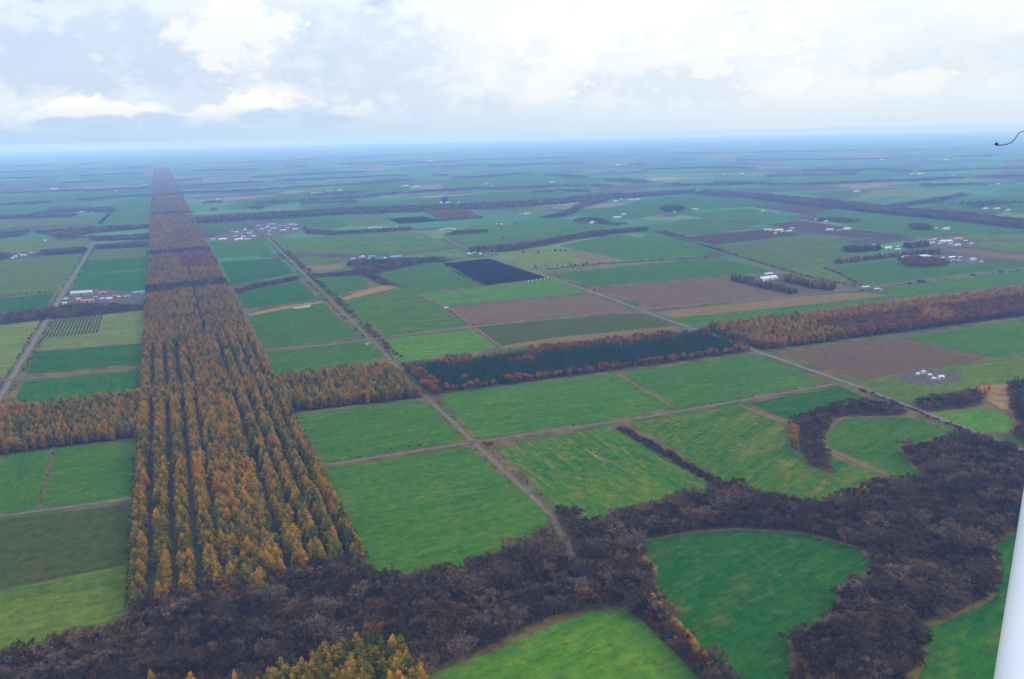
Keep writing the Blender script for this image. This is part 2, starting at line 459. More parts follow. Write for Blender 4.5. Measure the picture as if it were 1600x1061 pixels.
X0 = 0.0
H90 = math.pi / 2
FIELDS = [
    # key, polygon in photograph pixels, material, streak direction (radians from +X), label
    ('n1', [(509, 732), (733, 698), (850, 800), (862, 830), (792, 861), (721, 888), (656, 900), (579, 904), (542, 824)], 'green', 0, 'large green field between the larch belt and the track crossroads'),
    ('n2', [(461, 649), (650, 625), (666, 630), (727, 687), (507, 724)], 'green', 0, 'green field just beyond the crossroads beside the larch belt'),
    ('n3a', [(692, 622), (703, 613), (961, 584), (1050, 637), (945, 655), (757, 685), (746, 683)], 'green', 0, 'green field in front of the dark fir plantation, west half'),
    ('n3b', [(972, 583), (1172, 553), (1294, 597), (1062, 637)], 'green', 0, 'green field in front of the fir plantation, east half'),
    ('n4', [(776, 700), (955, 665), (972, 674), (1130, 767), (1060, 784), (1010, 793), (908, 819), (868, 787)], 'patchy', H90, 'green field with brown mown stripes right of the crossroads'),
    ('n5', [(985, 661), (1150, 634), (1226, 664), (1233, 700), (1262, 726), (1298, 742), (1308, 742), (1290, 712), (1300, 713), (1392, 751), (1345, 768), (1300, 789), (1230, 785), (1165, 770)], 'patchy', .5, 'rolling green field behind the central bare wood'),
    ('n6', [(1172, 630), (1312, 604), (1382, 634), (1340, 628), (1290, 636), (1245, 655), (1228, 655)], 'teal', 0, 'small green field below the country road junction'),
    ('n7', [(1318, 652), (1415, 650), (1470, 665), (1500, 682), (1440, 690), (1412, 693), (1408, 705), (1425, 727), (1452, 742), (1410, 747), (1300, 702), (1286, 690), (1300, 665)], 'green', .3, 'green meadow enclosed by a horseshoe of bare trees'),
    ('n8', [(998, 845), (1080, 831), (1160, 826), (1235, 831), (1300, 843), (1345, 857), (1373, 882), (1340, 905), (1315, 918), (1312, 955), (1285, 970), (1250, 983), (1237, 1005), (1245, 1061), (1240, 1140), (1190, 1140), (1135, 1061), (1070, 995), (1035, 950), (1020, 910), (1025, 885), (1000, 862)], 'teal', .25, 'big blotchy green field ringed by dark bare wood'),
    ('n9', [(668, 1056), (740, 1024), (800, 1000), (860, 972), (920, 954), (970, 947), (1000, 967), (1050, 1015), (1092, 1061), (1150, 1140), (600, 1140)], 'bright', .2, 'bright yellow-green field at the bottom edge'),
    ('n10', [(1600, 825), (1585, 830), (1552, 850), (1550, 868), (1563, 900), (1542, 935), (1500, 957), (1442, 977), (1436, 992), (1447, 1022), (1428, 1050), (1420, 1140), (1800, 1140), (1800, 815)], 'teal', .4, 'green field behind the white strut at lower right'),
    ('n11', [(1450, 645), (1520, 637), (1568, 643), (1588, 660), (1580, 676), (1530, 676)], 'bright', 0, 'small oval green field across the country road'),
    ('n12', [(1340, 597), (1400, 587), (1480, 572), (1570, 561), (1640, 556), (1640, 588), (1580, 598), (1530, 603), (1500, 617), (1430, 627), (1395, 624)], 'olive', 0, 'yellowish green field around the small scrap farmyard'),
    ('n13', [(1222, 551), (1395, 528), (1540, 562), (1345, 593)], 'brown', 0, 'brown tilled field beside the country road'),
    ('n14', [(1412, 527), (1600, 499), (1680, 487), (1680, 548), (1600, 553), (1550, 558)], 'green', 0, 'green field at the right edge below the larch belt'),
    ('l1a', [(-120, 828), (0, 812), (207, 787), (206, 880), (0, 922), (-120, 945)], 'dull', 0, 'dark olive field left of the belt below the track'),
    ('l1b', [(-120, 946), (0, 923), (206, 881), (205, 968), (130, 996), (60, 1021), (0, 1040), (-120, 1072)], 'olive', 0, 'yellow-green field at lower left corner'),
    ('l2a', [(-120, 726), (0, 712), (80, 702), (58, 791), (0, 799), (-120, 815)], 'green', H90, 'green field with a pale streak at the left edge'),
    ('l2b', [(88, 701), (213, 687), (208, 776), (66, 791)], 'green', 0, 'green field left of the belt above the track'),
    ('lm1', [(80, 499), (228, 485), (226, 536), (62, 548)], 'pale', 0, 'pale field with the rows of saplings'),
    ('lm2', [(54, 550), (224, 537), (222, 567), (40, 585)], 'teal', 0, 'dark green field behind the left belt arm'),
    ('lm3', [(38, 597), (222, 578), (220, 616), (60, 640), (12, 645)], 'teal', H90, 'green strip field against the left belt arm'),
    ('lm4', [(-90, 518), (0, 508), (64, 499), (8, 588), (-90, 600)], 'pale', 0, 'pale field left of the straight road'),
    ('lm5', [(-90, 474), (0, 466), (85, 458), (72, 480), (0, 488), (-90, 496)], 'teal', 0, 'green strip above the bare stream wood on the left'),
    ('lm6', [(-90, 412), (0, 406), (128, 396), (90, 455), (0, 463), (-90, 470)], 'olive', 0, 'wide grey-green field left of the straight road'),
    ('lm7a', [(148, 387), (233, 383), (232, 402), (135, 406)], 'olive', 0, 'upper field between road and belt on the left'),
    ('lm7b', [(134, 407), (232, 403), (231, 420), (124, 428)], 'teal', 0, 'middle field between road and belt on the left'),
    ('lm7c', [(123, 430), (231, 422), (229, 456), (200, 458), (112, 452)], 'teal', 0, 'field behind the red-roofed farm'),
    ('lm9', [(-90, 382), (0, 373), (70, 369), (146, 373), (140, 388), (60, 392), (0, 398), (-90, 405)], 'olive', 0, 'field beyond the left farmstead'),
    ('lm10', [(182, 316), (235, 306), (234, 347), (150, 351), (170, 330)], 'green', 0, 'bright field beside the belt in the distance'),
    ('lm11', [(-60, 345), (0, 342), (172, 335), (160, 349), (0, 356), (-60, 360)], 'olive', 0, 'thin field strip far left'),
    ('lm12', [(-60, 330), (0, 326), (90, 321), (70, 330), (0, 335), (-60, 338)], 'green', 0, 'far thin green strip at left edge'),
    ('lm13', [(-60, 313), (0, 306), (120, 302), (236, 296), (236, 303), (120, 312), (0, 318), (-60, 322)], 'green', 0, 'far green band left of the belt'),
    ('m1', [(329, 380), (408, 374), (430, 398), (341, 403)], 'green', 0, 'green field beside the belt below the white-roofed village'),
    ('m2', [(345, 409), (436, 404), (460, 427), (400, 438), (361, 446)], 'teal', 0, 'second green field beside the belt'),
    ('m3', [(371, 460), (430, 446), (468, 439), (494, 467), (385, 483)], 'teal', 0, 'third green field beside the belt above the reed strip'),
    ('m4', [(388, 493), (430, 484), (503, 473), (560, 526), (412, 544)], 'green', 0, 'vivid green field beside the belt'),
    ('m5', [(416, 550), (573, 534), (602, 560), (432, 590)], 'green', 0, 'narrow green field behind the larch arm'),
    ('m6', [(598, 531), (738, 514), (776, 543), (640, 565), (618, 563)], 'bright', 0, 'light green field behind the fir plantation'),
    ('m7', [(527, 470), (620, 451), (645, 457), (731, 509), (586, 525)], 'patchy', 0, 'green field east of the tree-lined road'),
    ('m8', [(490, 434), (568, 430), (573, 447), (522, 464), (505, 450)], 'green', 0, 'small rounded green field by the reed marsh'),
    ('m9', [(590, 424), (668, 411), (696, 415), (758, 444), (650, 457), (622, 448), (605, 436)], 'green', 0, 'green field left of the black field'),
    ('m10', [(652, 459), (762, 448), (858, 435), (918, 457), (690, 478)], 'bright', 0, 'bright green strip below the black field'),
    ('mb', [(692, 411), (765, 404), (853, 434), (760, 446)], 'black', 0, 'black ploughed field'),
    ('m11', [(700, 481), (924, 459), (985, 483), (736, 507)], 'brown', 0, 'brown tilled field below the bright green strip'),
    ('m12', [(744, 511), (995, 489), (1055, 507), (900, 524), (782, 541)], 'dull', 0, 'olive stubble field behind the fir plantation'),
    ('m12b', [(860, 528), (1052, 510), (1065, 512), (900, 534), (785, 545), (782, 541)], 'tan', 0, 'muddy headland behind the fir plantation'),
    ('m13', [(862, 428), (1100, 405), (1135, 405), (1203, 423), (1100, 433), (930, 447)], 'green', 0, 'long green strip right of the black field'),
    ('m14', [(935, 450), (1138, 435), (1238, 462), (1018, 481)], 'brown', 0, 'large brown tilled field with light stripes'),
    ('m15a', [(1024, 488), (1232, 465), (1345, 457), (1390, 462), (1240, 478), (1050, 497)], 'tan', 0, 'tan stubble strip along the side road'),
    ('m15b', [(1050, 497), (1240, 478), (1392, 462), (1404, 464), (1250, 491), (1085, 508)], 'green', 0, 'green strip behind the right larch belt'),
    ('m16', [(1372, 454), (1600, 423), (1700, 409), (1700, 427), (1600, 441), (1405, 464)], 'green', 0, 'green field along the right belt'),
    ('m17', [(1287, 419), (1390, 406), (1440, 419), (1560, 410), (1600, 409), (1700, 396), (1700, 403), (1600, 417), (1348, 446)], 'green', 0, 'green field below the blue-roofed farm'),
    ('m18', [(1127, 385), (1262, 367), (1330, 376), (1305, 389), (1360, 395), (1300, 409), (1280, 416), (1225, 420), (1160, 401)], 'olive', 0, 'wide rough green field in the right middle distance'),
    ('m18b', [(1210, 419), (1282, 418), (1340, 444), (1290, 438)], 'olive', 0, 'rough wedge of grass between two ditches'),
    ('m19', [(1065, 371), (1185, 359), (1258, 366), (1115, 383)], 'dark', 0, 'dark brown field before the white barns'),
    ('m20', [(1008, 352), (1100, 343), (1186, 357), (1075, 367), (1000, 360)], 'green', 0, 'green field left of the white barns'),
    ('m20b', [(1005, 364), (1060, 371), (1110, 383), (1148, 400), (1110, 394), (1010, 372)], 'green', 0, 'green wedge along the ditch'),
    ('m21', [(1050, 334), (1171, 325), (1250, 341), (1190, 350), (1100, 341)], 'green', 0, 'green field right of the dark fir oval'),
    ('m22', [(900, 330), (960, 323), (1030, 308), (1110, 305), (1180, 311), (1246, 319), (1100, 327), (1050, 332), (985, 343), (930, 343)], 'green', 0, 'broad green field before the distant belt'),
    ('m23', [(1172, 323), (1250, 318), (1308, 326), (1266, 336)], 'dark', 0, 'dark field below the distant forest'),
    ('m24', [(1194, 351), (1250, 344), (1310, 353), (1418, 370), (1340, 372), (1270, 363)], 'dark', 0, 'dark field around the white barns'),
    ('m25', [(1270, 336), (1312, 327), (1430, 338), (1600, 359), (1700, 368), (1700, 372), (1600, 363), (1500, 366), (1420, 369), (1320, 352)], 'green', 0, 'green field along the distant forest edge'),
    ('m26', [(1430, 372), (1500, 368), (1600, 365), (1700, 372), (1700, 392), (1600, 397), (1520, 385), (1500, 376)], 'olive', 0, 'grey-green field right of the red-roofed farm'),
    ('m27', [(1470, 391), (1520, 388), (1600, 399), (1700, 395), (1700, 400), (1600, 407), (1540, 402)], 'tan', 0, 'brownish field above the blue-roofed farm'),
    ('m28', [(772, 401), (795, 391), (868, 385), (900, 392), (965, 407), (862, 420), (840, 420)], 'pale', 0, 'pale field with a line of trees'),
    ('m28b', [(888, 394), (915, 393), (972, 408), (920, 413)], 'tan', 0, 'tan triangular patch beside the pale field'),
    ('m29', [(872, 385), (905, 377), (970, 366), (1000, 371), (1110, 395), (1095, 399), (980, 407), (915, 392)], 'green', 0, 'green field right of the stream wood'),
    ('m30', [(688, 367), (745, 350), (870, 340), (900, 346), (958, 356), (925, 361), (810, 376), (742, 386)], 'green', 0, 'green field with lone round trees'),
    ('m31', [(420, 376), (580, 364), (655, 362), (712, 385), (625, 397), (450, 395)], 'patchy', 0, 'long green field between the two villages'),
    ('m31b', [(630, 398), (715, 388), (730, 393), (660, 400)], 'pale', 0, 'pale strip by the road bend'),
    ('m32a', [(463, 406), (531, 402), (533, 411), (470, 415)], 'olive', 0, 'small olive field by the tree-lined road'),
    ('m32b', [(470, 416), (533, 412), (535, 419), (478, 425)], 'tan', 0, 'small tan field by the tree-lined road'),
    ('m33', [(317, 351), (378, 347), (390, 359), (327, 364)], 'green', 0, 'small green field above the village'),
    ('m34', [(422, 344), (520, 339), (546, 352), (510, 360), (470, 352)], 'green', 0, 'green field behind the village'),
    ('m35', [(524, 340), (595, 337), (609, 350), (550, 353)], 'olive', 0, 'grey-green field before the small black field'),
    ('m36', [(607, 342), (660, 338), (694, 345), (623, 350)], 'black', 0, 'small distant black ploughed field'),
    ('m37', [(620, 337), (660, 333), (662, 337), (610, 341)], 'bright', 0, 'bright sliver of green above the small black field'),
    ('m38', [(352, 322), (400, 309), (560, 290), (640, 286), (640, 296), (560, 306), (480, 313), (420, 323), (360, 328)], 'green', 0, 'long distant green field right of the belt'),
    ('m39', [(480, 322), (640, 312), (700, 306), (700, 316), (560, 326), (470, 327)], 'green', 0, 'distant green strip before the second belt'),
    ('m40', [(690, 308), (780, 300), (830, 298), (880, 300), (900, 306), (830, 314), (740, 318), (690, 320)], 'green', 0, 'distant green strip in the middle'),
    ('m41', [(745, 333), (860, 322), (870, 326), (840, 333), (760, 338)], 'olive', 0, 'distant olive strip behind the round trees'),
    ('m42', [(690, 280), (850, 270), (980, 283), (900, 292), (760, 294), (690, 296)], 'green', 0, 'far green fields in the middle'),
    ('m43', [(1240, 302), (1380, 293), (1440, 300), (1400, 310), (1330, 312)], 'green', 0, 'distant green field with a white barn'),
    ('m44', [(1320, 314), (1420, 306), (1500, 300), (1440, 296), (1370, 296)], 'pale', 0, 'distant pale field'),
    ('m45', [(1430, 318), (1500, 312), (1600, 304), (1700, 296), (1700, 345), (1600, 334), (1480, 324)], 'green', 0, 'distant green fields at the right edge'),
    ('m46', [(1200, 284), (1330, 272), (1440, 269), (1440, 274), (1330, 281), (1230, 288)], 'green', 0, 'far green strip on the right'),
]
FIELD_POLYS = {}
RIM = []
PIX = {f_[0]: np.array([(x_, y_ - (9 if f_[0] in ('n1', 'n4', 'n5', 'l1b') else 0)) for x_, y_ in f_[1]], float) for f_ in FIELDS}
for key, px, mt, ang, label in FIELDS:
    wp = GP(px)
    FIELD_POLYS[key] = wp
    zz = .05 + .05 * (key in ('m12b', 'm28b', 'm44', 'm37'))
    far = max(1.0, np.linalg.norm(wp.mean(0)) / 900)
    sheet('field', wp, FM[mt], zz, label, 'field', ang, 14 * far, 1.3 * min(far, 3))

# dry grass rims where near fields meet the bare wood
for key, label in (('n8', 'big blotchy field'), ('n10', 'field behind the strut'), ('n7', 'horseshoe meadow'), ('n11', 'oval field')):
    wp = FIELD_POLYS[key]
    RIM.append((np.r_[wp, wp[:1]], label))
# patches lying on the land
for name, px, mt, z, label, cat in [
    ('marsh', [(528, 468), (575, 451), (606, 445), (622, 449), (580, 459), (545, 468)], MAT_MARSH, .10, 'tan reed marsh by the small rounded field', 'marsh'),
    ('marsh', [(386, 491), (430, 481), (470, 475), (505, 470), (500, 474), (430, 486), (392, 494)], MAT_MARSH, .10, 'tan reed strip above the vivid green field', 'marsh'),
    ('rough_ground', [(1530, 603), (1565, 597), (1590, 600), (1640, 592), (1640, 640), (1590, 645), (1565, 640), (1535, 620)], MAT_MARSH, .04, 'brown rough grass by the right edge', 'ground'),
    ('farm_yard', [(1395, 588), (1430, 580), (1470, 578), (1505, 582), (1500, 594), (1460, 602), (1420, 600)], MAT_YARD, .10, 'bare soil yard around small white sheds', 'yard'),
    ('farm_yard', [(104, 456), (150, 450), (215, 457), (228, 462), (228, 470), (112, 478), (98, 478)], MAT_YARD, .10, 'bare soil yard of the red-roofed farm', 'yard'),
    ('farm_yard', [(333, 370), (362, 358), (398, 358), (406, 374), (340, 378)], MAT_YARD, .10, 'yard of the white-roofed farm beside the belt', 'yard'),
    ('farm_yard', [(400, 350), (465, 347), (475, 360), (425, 372), (412, 372)], MAT_YARD, .10, 'yard of the blue and white farm across the road', 'yard'),
    ('farm_yard', [(1405, 398), (1450, 397), (1540, 403), (1540, 411), (1480, 414), (1405, 408)], MAT_YARD, .10, 'yard of the blue-roofed farm', 'yard'),
    ('farm_yard', [(1440, 376), (1480, 372), (1525, 376), (1530, 384), (1480, 387), (1440, 384)], MAT_YARD, .10, 'yard of the red-roofed farm at right', 'yard'),
    ('farm_yard', [(1140, 436), (1225, 428), (1310, 448), (1300, 456), (1240, 461), (1150, 442)], MAT_DITCH, .10, 'brown ground around the long white barn', 'yard'),
    ('dry_verge', [(668, 1056), (660, 1050), (740, 1014), (800, 990), (860, 963), (920, 946), (975, 939), (972, 948), (920, 958), (860, 976), (800, 1005), (740, 1028)], MAT_VERGE, .10, 'russet dry grass edge above the bright green field', 'verge'),
    ('pond', [(457, 481), (480, 477), (487, 477), (483, 480), (460, 483)], MAT_PUDDLE, .14, 'small bright pond beside the reed strip', 'pond'),
    ('pond', [(571, 536), (578, 535), (579, 538), (572, 539)], MAT_PUDDLE, .14, 'tiny pool below the tree-lined road junction', 'pond'),
]:
    sheet(name, GP(px), mt, z, label, cat, 0, 10, 2.0)


def strip(name, line, width, mat, z, label, cat, wobble=.0):
    line = np.asarray(line, float)
    # resample
    pts = [line[0]]
    for a, b_ in zip(line[:-1], line[1:]):
        L = np.linalg.norm(b_ - a)
        k = max(1, min(40, int(L / 12)))
        for j in range(1, k + 1):
            pts.append(a + (b_ - a) * j / k)
    pts = np.array(pts)
    d = np.gradient(pts, axis=0)
    d /= np.linalg.norm(d, axis=1)[:, None] + 1e-9
    nrm = np.stack([-d[:, 1], d[:, 0]], 1)
    wl = width / 2 * (1 + wobble * rng.uniform(-1, 1, len(pts)))
    wr = width / 2 * (1 + wobble * rng.uniform(-1, 1, len(pts)))
    L_ = pts + nrm * wl[:, None]; R_ = pts - nrm * wr[:, None]
    c = pts.mean(0)
    v = np.r_[np.c_[L_ - c, np.zeros(len(pts))], np.c_[R_ - c, np.zeros(len(pts))]]
    n = len(pts)
    f = [(i, i + n, i + n + 1, i + 1) for i in range(n - 1)]
    o = mesh_obj(name, v, f, mat)
    o.location = (c[0], c[1], z)
    tag(o, label, cat, kind='structure')
    return o


def lin(*px):
    return GP(px)


ROADS = [
    ('road', np.array([(-222, 1040), (-222, 3110)]), 5.6, 16, MAT_ROAD, 'straight grey road left of the belt'),
    ('farm_track', np.array([(-420, 812), (-160, 814), (-56, 806)]), 3.6, 8, MAT_TRACK, 'track across the left fields to the belt'),
    ('farm_track', np.array([(116, 812), (279, 811), (480, 803), (785, 812)]), 3.2, 12, MAT_TRACK, 'track through the crossroads in front of the fir plantation'),
    ('farm_track', np.r_[np.array([(279.5, 1000), (279, 812)]), lin((862, 806), (872, 825), (885, 850), (896, 878), (912, 895))], 3.4, 12, MAT_TRACK, 'track from the crossroads down into the bare wood'),
    ('road', np.array([(282, 1130), (288, 1290), (300, 2300), (308, 2900), (325, 5200), (342, 7600)]), 2.8, 11, MAT_TRACK, 'tree-lined road right of the belt'),
    ('road', np.r_[lin((1720, 757), (1600, 705), (1460, 650), (1330, 600), (1180, 548)), np.array([(790, 1140)]), lin((1060, 506), (985, 478), (950, 465), (856, 432), (780, 405), (735, 391), (682, 366), (652, 359))], 6.0, 15, MAT_ROAD, 'long grey country road running past the fir plantation'),
    ('farm_track', lin((412, 546), (500, 540), (588, 529), (735, 511), (860, 498), (990, 485)), 5, 14, MAT_TRACK, 'side road behind the fir plantation'),
    ('road', lin((990, 485), (1100, 474), (1230, 463), (1345, 451), (1372, 447), (1480, 434), (1600, 419), (1720, 404)), 6, 14, MAT_TRACK, 'side road past the grey shed to the right edge'),
    ('farm_track', lin((-40, 598), (12, 594), (60, 590), (222, 573)), 4.5, 13, MAT_TRACK, 'side road from the straight road to the belt'),
    ('farm_track', lin((341, 406), (433, 401)), 4, 12, MAT_DIRT, 'field track between two green fields beside the belt'),
    ('farm_track', lin((963, 583), (1055, 638)), 2.4, 5, MAT_DIRT, 'thin tan track dividing the fields before the fir plantation'),
    ('farm_track', lin((1154, 632), (1230, 662)), 2.2, 6, MAT_DIRT, 'thin tan track below the road junction'),
    ('farm_track', lin((1285, 696), (1340, 722), (1402, 749)), 3.2, 8, MAT_DIRT, 'tan track below the horseshoe meadow'),
    ('road', lin((1040, 333), (1100, 342), (1190, 356), (1252, 364), (1338, 374)), 7, 10, MAT_ROAD, 'pale road past the distant white barns'),
    ('road', lin((1402, 387), (1438, 389), (1470, 387), (1500, 384)), 7, 10, MAT_ROAD, 'farm drive before the red-roofed farm'),
    ('farm_track', lin((1490, 396), (1560, 405), (1650, 415)), 5, 9, MAT_DITCH, 'drive right of the blue-roofed farm'),
    ('farm_track', lin((650, 458), (700, 480), (740, 510), (784, 543)), 3, 9, MAT_DIRT, 'track down the side of the brown field'),
    ('farm_track', lin((86, 698), (74, 745), (60, 792)), 1.5, 5, MAT_DITCH, 'ditch line dividing the left green fields'),
]
for nm, ln_, wd, vw, mt, label in ROADS:
    strip('verge', ln_, vw * .6, MAT_VERGE, .10, 'dry grass verge of the ' + label, 'verge', .22)
    strip(nm, ln_, wd, mt, .16, label, 'road' if nm == 'road' else 'track', .04)
ROAD_LINES = [r[1] for r in ROADS]
for ln_, label in RIM:
    strip('verge', ln_, 5.0, MAT_VERGE, .09, 'dry grass rim of the ' + label, 'verge', .6)

DITCHES = [
    (lin((856, 421), (900, 416), (972, 410), (1104, 402), (1130, 404)), 22, 'brown ditch above the long green strip'),
    (lin((1100, 384), (1151, 400), (1212, 418), (1270, 434), (1337, 447)), 14, 'scrubby ditch running to the grey shed'),
    (lin((1285, 418), (1312, 428), (1346, 446)), 10, 'short ditch by the rough wedge'),
    (lin((1000, 361), (1036, 366), (1080, 378), (1130, 392)), 16, 'ditch below the dark brown field'),
    (lin((968, 670), (1010, 692), (1070, 728), (1142, 767)), 9, 'scrub-filled ditch between two near fields'),
    (lin((0, 464), (85, 456)), 8, 'ditch left of the straight road'),
    (lin((122, 429), (175, 425)), 8, 'ditch right of the straight road'),
    (lin((1500, 376), (1600, 376), (1680, 374)), 14, 'distant scrub line right of the red-roofed farm'),
]
for ln_, wd, label in DITCHES:
    strip('ditch', ln_, wd, MAT_DITCH, .13, label, 'ditch', .3)

# ------------------------------------------------------------------ foliage materials


KL = .68


def leaf_material(name, stops, var=.35, translucent=.18):
    """colour from the tree's own tint plus leaf to leaf variation"""
    m = bpy.data.materials.new(name); m.use_nodes = True
    t = NT(m.node_tree); t.n.clear()
    ti = t.node('ShaderNodeAttribute', attribute_type='INSTANCER', attribute_name='tint')
    lv = t.node('ShaderNodeAttribute', attribute_type='GEOMETRY', attribute_name='leafv')
    v = t.math('ADD', ti.outputs['Fac'], t.math('MULTIPLY', t.math('SUBTRACT', lv.outputs['Fac'], .5), var))
    col = t.ramp(v, [(p_, tuple(KL * q for q in c_)) for p_, c_ in stops])
    d = t.node('ShaderNodeBsdfDiffuse'); t.l.new(col, d.inputs[0])
    tr = t.node('ShaderNodeBsdfTranslucent'); t.l.new(col, tr.inputs[0])
    mx = t.node('ShaderNodeMixShader'); mx.inputs[0].default_value = translucent
    t.l.new(d.outputs[0], mx.inputs[1]); t.l.new(tr.outputs[0], mx.inputs[2])
    out = t.node('ShaderNodeOutputMaterial'); t.l.new(mx.outputs[0], out.inputs[0])
    return m


LEAF = dict(
    larch=leaf_material('larch_needles', [(0, (.022, .058, .003)), (.28, (.085, .100, .003)), (.52, (.310, .190, .003)), (.8, (.540, .225, .004)), (1, (.35, .095, .006))], .42),
    fir=leaf_material('fir_needles', [(0, (.006, .026, .004)), (.6, (.013, .046, .006)), (1, (.034, .070, .006))], .5, .05),
    oak=leaf_material('oak_russet_leaves', [(0, (.095, .040, .012)), (.5, (.180, .066, .014)), (.85, (.26, .098, .018)), (1, (.26, .14, .02))], .5),
    bare=leaf_material('bare_twigs', [(0, (.020, .010, .005)), (.35, (.066, .036, .018)), (.7, (.145, .094, .058)), (.86, (.230, .165, .115)), (.93, (.12, .036, .012)), (1, (.20, .085, .01))], .45, .0),
    shrub=leaf_material('shrub_twigs', [(0, (.045, .032, .026)), (.5, (.085, .050, .036)), (.8, (.13, .045, .030)), (1, (.16, .11, .02))], .4, .05),
)
m, t, b = new_mat('bark')
co = t.node('ShaderNodeTexCoord').outputs['Object']
t.l.new(t.mix(t.noise(co, 2.0, 3), (.060, .046, .038), (.115, .095, .080)), b.inputs['Base Color'])
MAT_BARK = m
MAT_BIRCH = simple_mat('birch_bark', (.42, .40, .38), (.22, .20, .19), 1.5)


# ------------------------------------------------------------------ tree shapes
class Tri:
    def __init__(self):
        self.v = []; self.f = []; self.a = []

    def quad(self, p0, u, v, val):
        """kite from p0 along u with half width v"""
        n = len(self.v)
        self.v += [p0, p0 + u * .55 + v, p0 + u, p0 + u * .55 - v]
        self.f.append((n, n + 1, n + 2, n + 3))
        self.a += [val] * 4

    def tri(self, a, b_, c, val):
        n = len(self.v)
        self.v += [a, b_, c]; self.f.append((n, n + 1, n + 2)); self.a += [val] * 3

    def limb(self, a, b_, ra, rb, sides=3, val=.5):
        a = np.asarray(a, float); b_ = np.asarray(b_, float)
        d = b_ - a; d /= np.linalg.norm(d) + 1e-9
        x = np.cross(d, [.3, .9, .2]); x /= np.linalg.norm(x) + 1e-9
        y = np.cross(d, x)
        n = len(self.v)
        for k in range(sides):
            th = 2 * math.pi * k / sides
            o = x * math.cos(th) + y * math.sin(th)
            self.v += [a + o * ra, b_ + o * rb]; self.a += [val, val]
        for k in range(sides):
            i, j = n + 2 * k, n + 2 * ((k + 1) % sides)
            self.f.append((i, j, j + 1, i + 1))

    def mesh(self, name, mat):
        me = bpy.data.meshes.new(name)
        me.from_pydata([tuple(map(float, q)) for q in self.v], [], self.f)
        me.materials.append(mat)
        at = me.attributes.new('leafv', 'FLOAT', 'POINT')
        at.data.foreach_set('value', np.array(self.a, np.float32))
        return me


def sph(th, ph):
    return np.array([math.cos(th) * math.cos(ph), math.sin(th) * math.cos(ph), math.sin(ph)])


def larch_shape(r, dense=1.0, width=1.0):
    """unit-height 1 tree: conical, layered sprays, slightly open"""
    cr, tk = Tri(), Tri()
    tk.limb((0, 0, 0), (0, 0, .55), .014, .009, 5); tk.limb((0, 0, .55), (0, 0, .96), .009, .002, 4)
    lv = int(15 * dense)
    for i in range(lv):
        h = .16 + .82 * (i / (lv - 1)) ** .93
        s = (h - .16) / .84
        R = (.235 * (1 - s) ** .50 + .008) * width * r.uniform(.82, 1.1)
        if s < .15: R *= .8
        nb = max(4, int((9 - 5 * s) * dense))
        t0 = r.uniform(0, 6.28)
        for k in range(nb):
            th = t0 + 6.283 * k / nb + r.uniform(-.3, .3)
            L = R * r.uniform(.72, 1.15)
            up = r.uniform(-.10, .30) + .35 * s
            d = sph(th, up)
            side = np.array([-math.sin(th), math.cos(th), r.uniform(-.35, .35)])
            val = float(np.clip(r.normal(.5, .28), 0, 1))
            p0 = np.array([0, 0, h]) + d * L * .12
            cr.quad(p0, d * L * .9, side * L * r.uniform(.26, .40), val)
            if s < .85:
                d2 = sph(th + r.uniform(-.5, .5), up + r.uniform(-.5, .1))
                cr.quad(p0 + d * L * .35, d2 * L * .55, side * L * .22, float(np.clip(val + r.normal(0, .2), 0, 1)))
                d3 = sph(th + r.uniform(-.5, .5), up + r.uniform(.3, .9))
                cr.quad(p0 + d * L * .45, d3 * L * .42, side * L * .20, float(np.clip(val + r.normal(.1, .2), 0, 1)))
    return cr, tk


def fir_shape(r):
    cr, tk = Tri(), Tri()
    tk.limb((0, 0, 0), (0, 0, .9), .014, .003, 4)
    lv = 13
    for i in range(lv):
        h = .08 + .90 * i / (lv - 1)
        s = (h - .08) / .90
        R = .19 * (1 - s) ** .85 + .008
        nb = max(4, int(8 - 4 * s)); t0 = r.uniform(0, 6.28)
        for k in range(nb):
            th = t0 + 6.283 * k / nb + r.uniform(-.2, .2)
            L = R * r.uniform(.8, 1.15)
            d = sph(th, -.35 + .3 * s)
            side = np.array([-math.sin(th), math.cos(th), 0])
            cr.quad(np.array([0, 0, h]), d * L, side * L * .36 + np.array([0, 0, -.01]), r.uniform(0, 1))
            cr.quad(np.array([0, 0, h + .02]) + d * L * .1, sph(th + .4, .1) * L * .6, side * L * .25, r.uniform(0, 1))
    cr.quad(np.array([0, 0, .9]), np.array([0, 0, .12]), np.array([.012, 0, 0]), .5)
    return cr, tk


def oak_shape(r, n=330):
    cr, tk = Tri(), Tri()
    tk.limb((0, 0, 0), (0, 0, .4), .03, .02, 5)
    lobes = []
    for k in range(9):
        th = r.uniform(0, 6.28); q = r.uniform(.05, .30)
        c = np.array([math.cos(th) * q, math.sin(th) * q, r.uniform(.45, .82)])
        lobes.append((c, r.uniform(.14, .22)))
        tk.limb((0, 0, .32), c, .012, .004, 3)
    for i in range(n):
        c, R = lobes[i % len(lobes)]
        d = sph(r.uniform(0, 6.28), math.asin(r.uniform(-.7, 1)))
        p = c + d * R * r.uniform(.75, 1.08)
        u = np.cross(d, r.normal(0, 1, 3)); u /= np.linalg.norm(u)
        v = np.cross(d, u) + d * r.uniform(-.3, .3)
        s = r.uniform(.040, .075)
        cr.quad(p - u * s, u * 2 * s, v * s * .8, float(np.clip(.3 + .4 * r.random() + .25 * (c[2] - .5), 0, 1)))
    return cr, tk


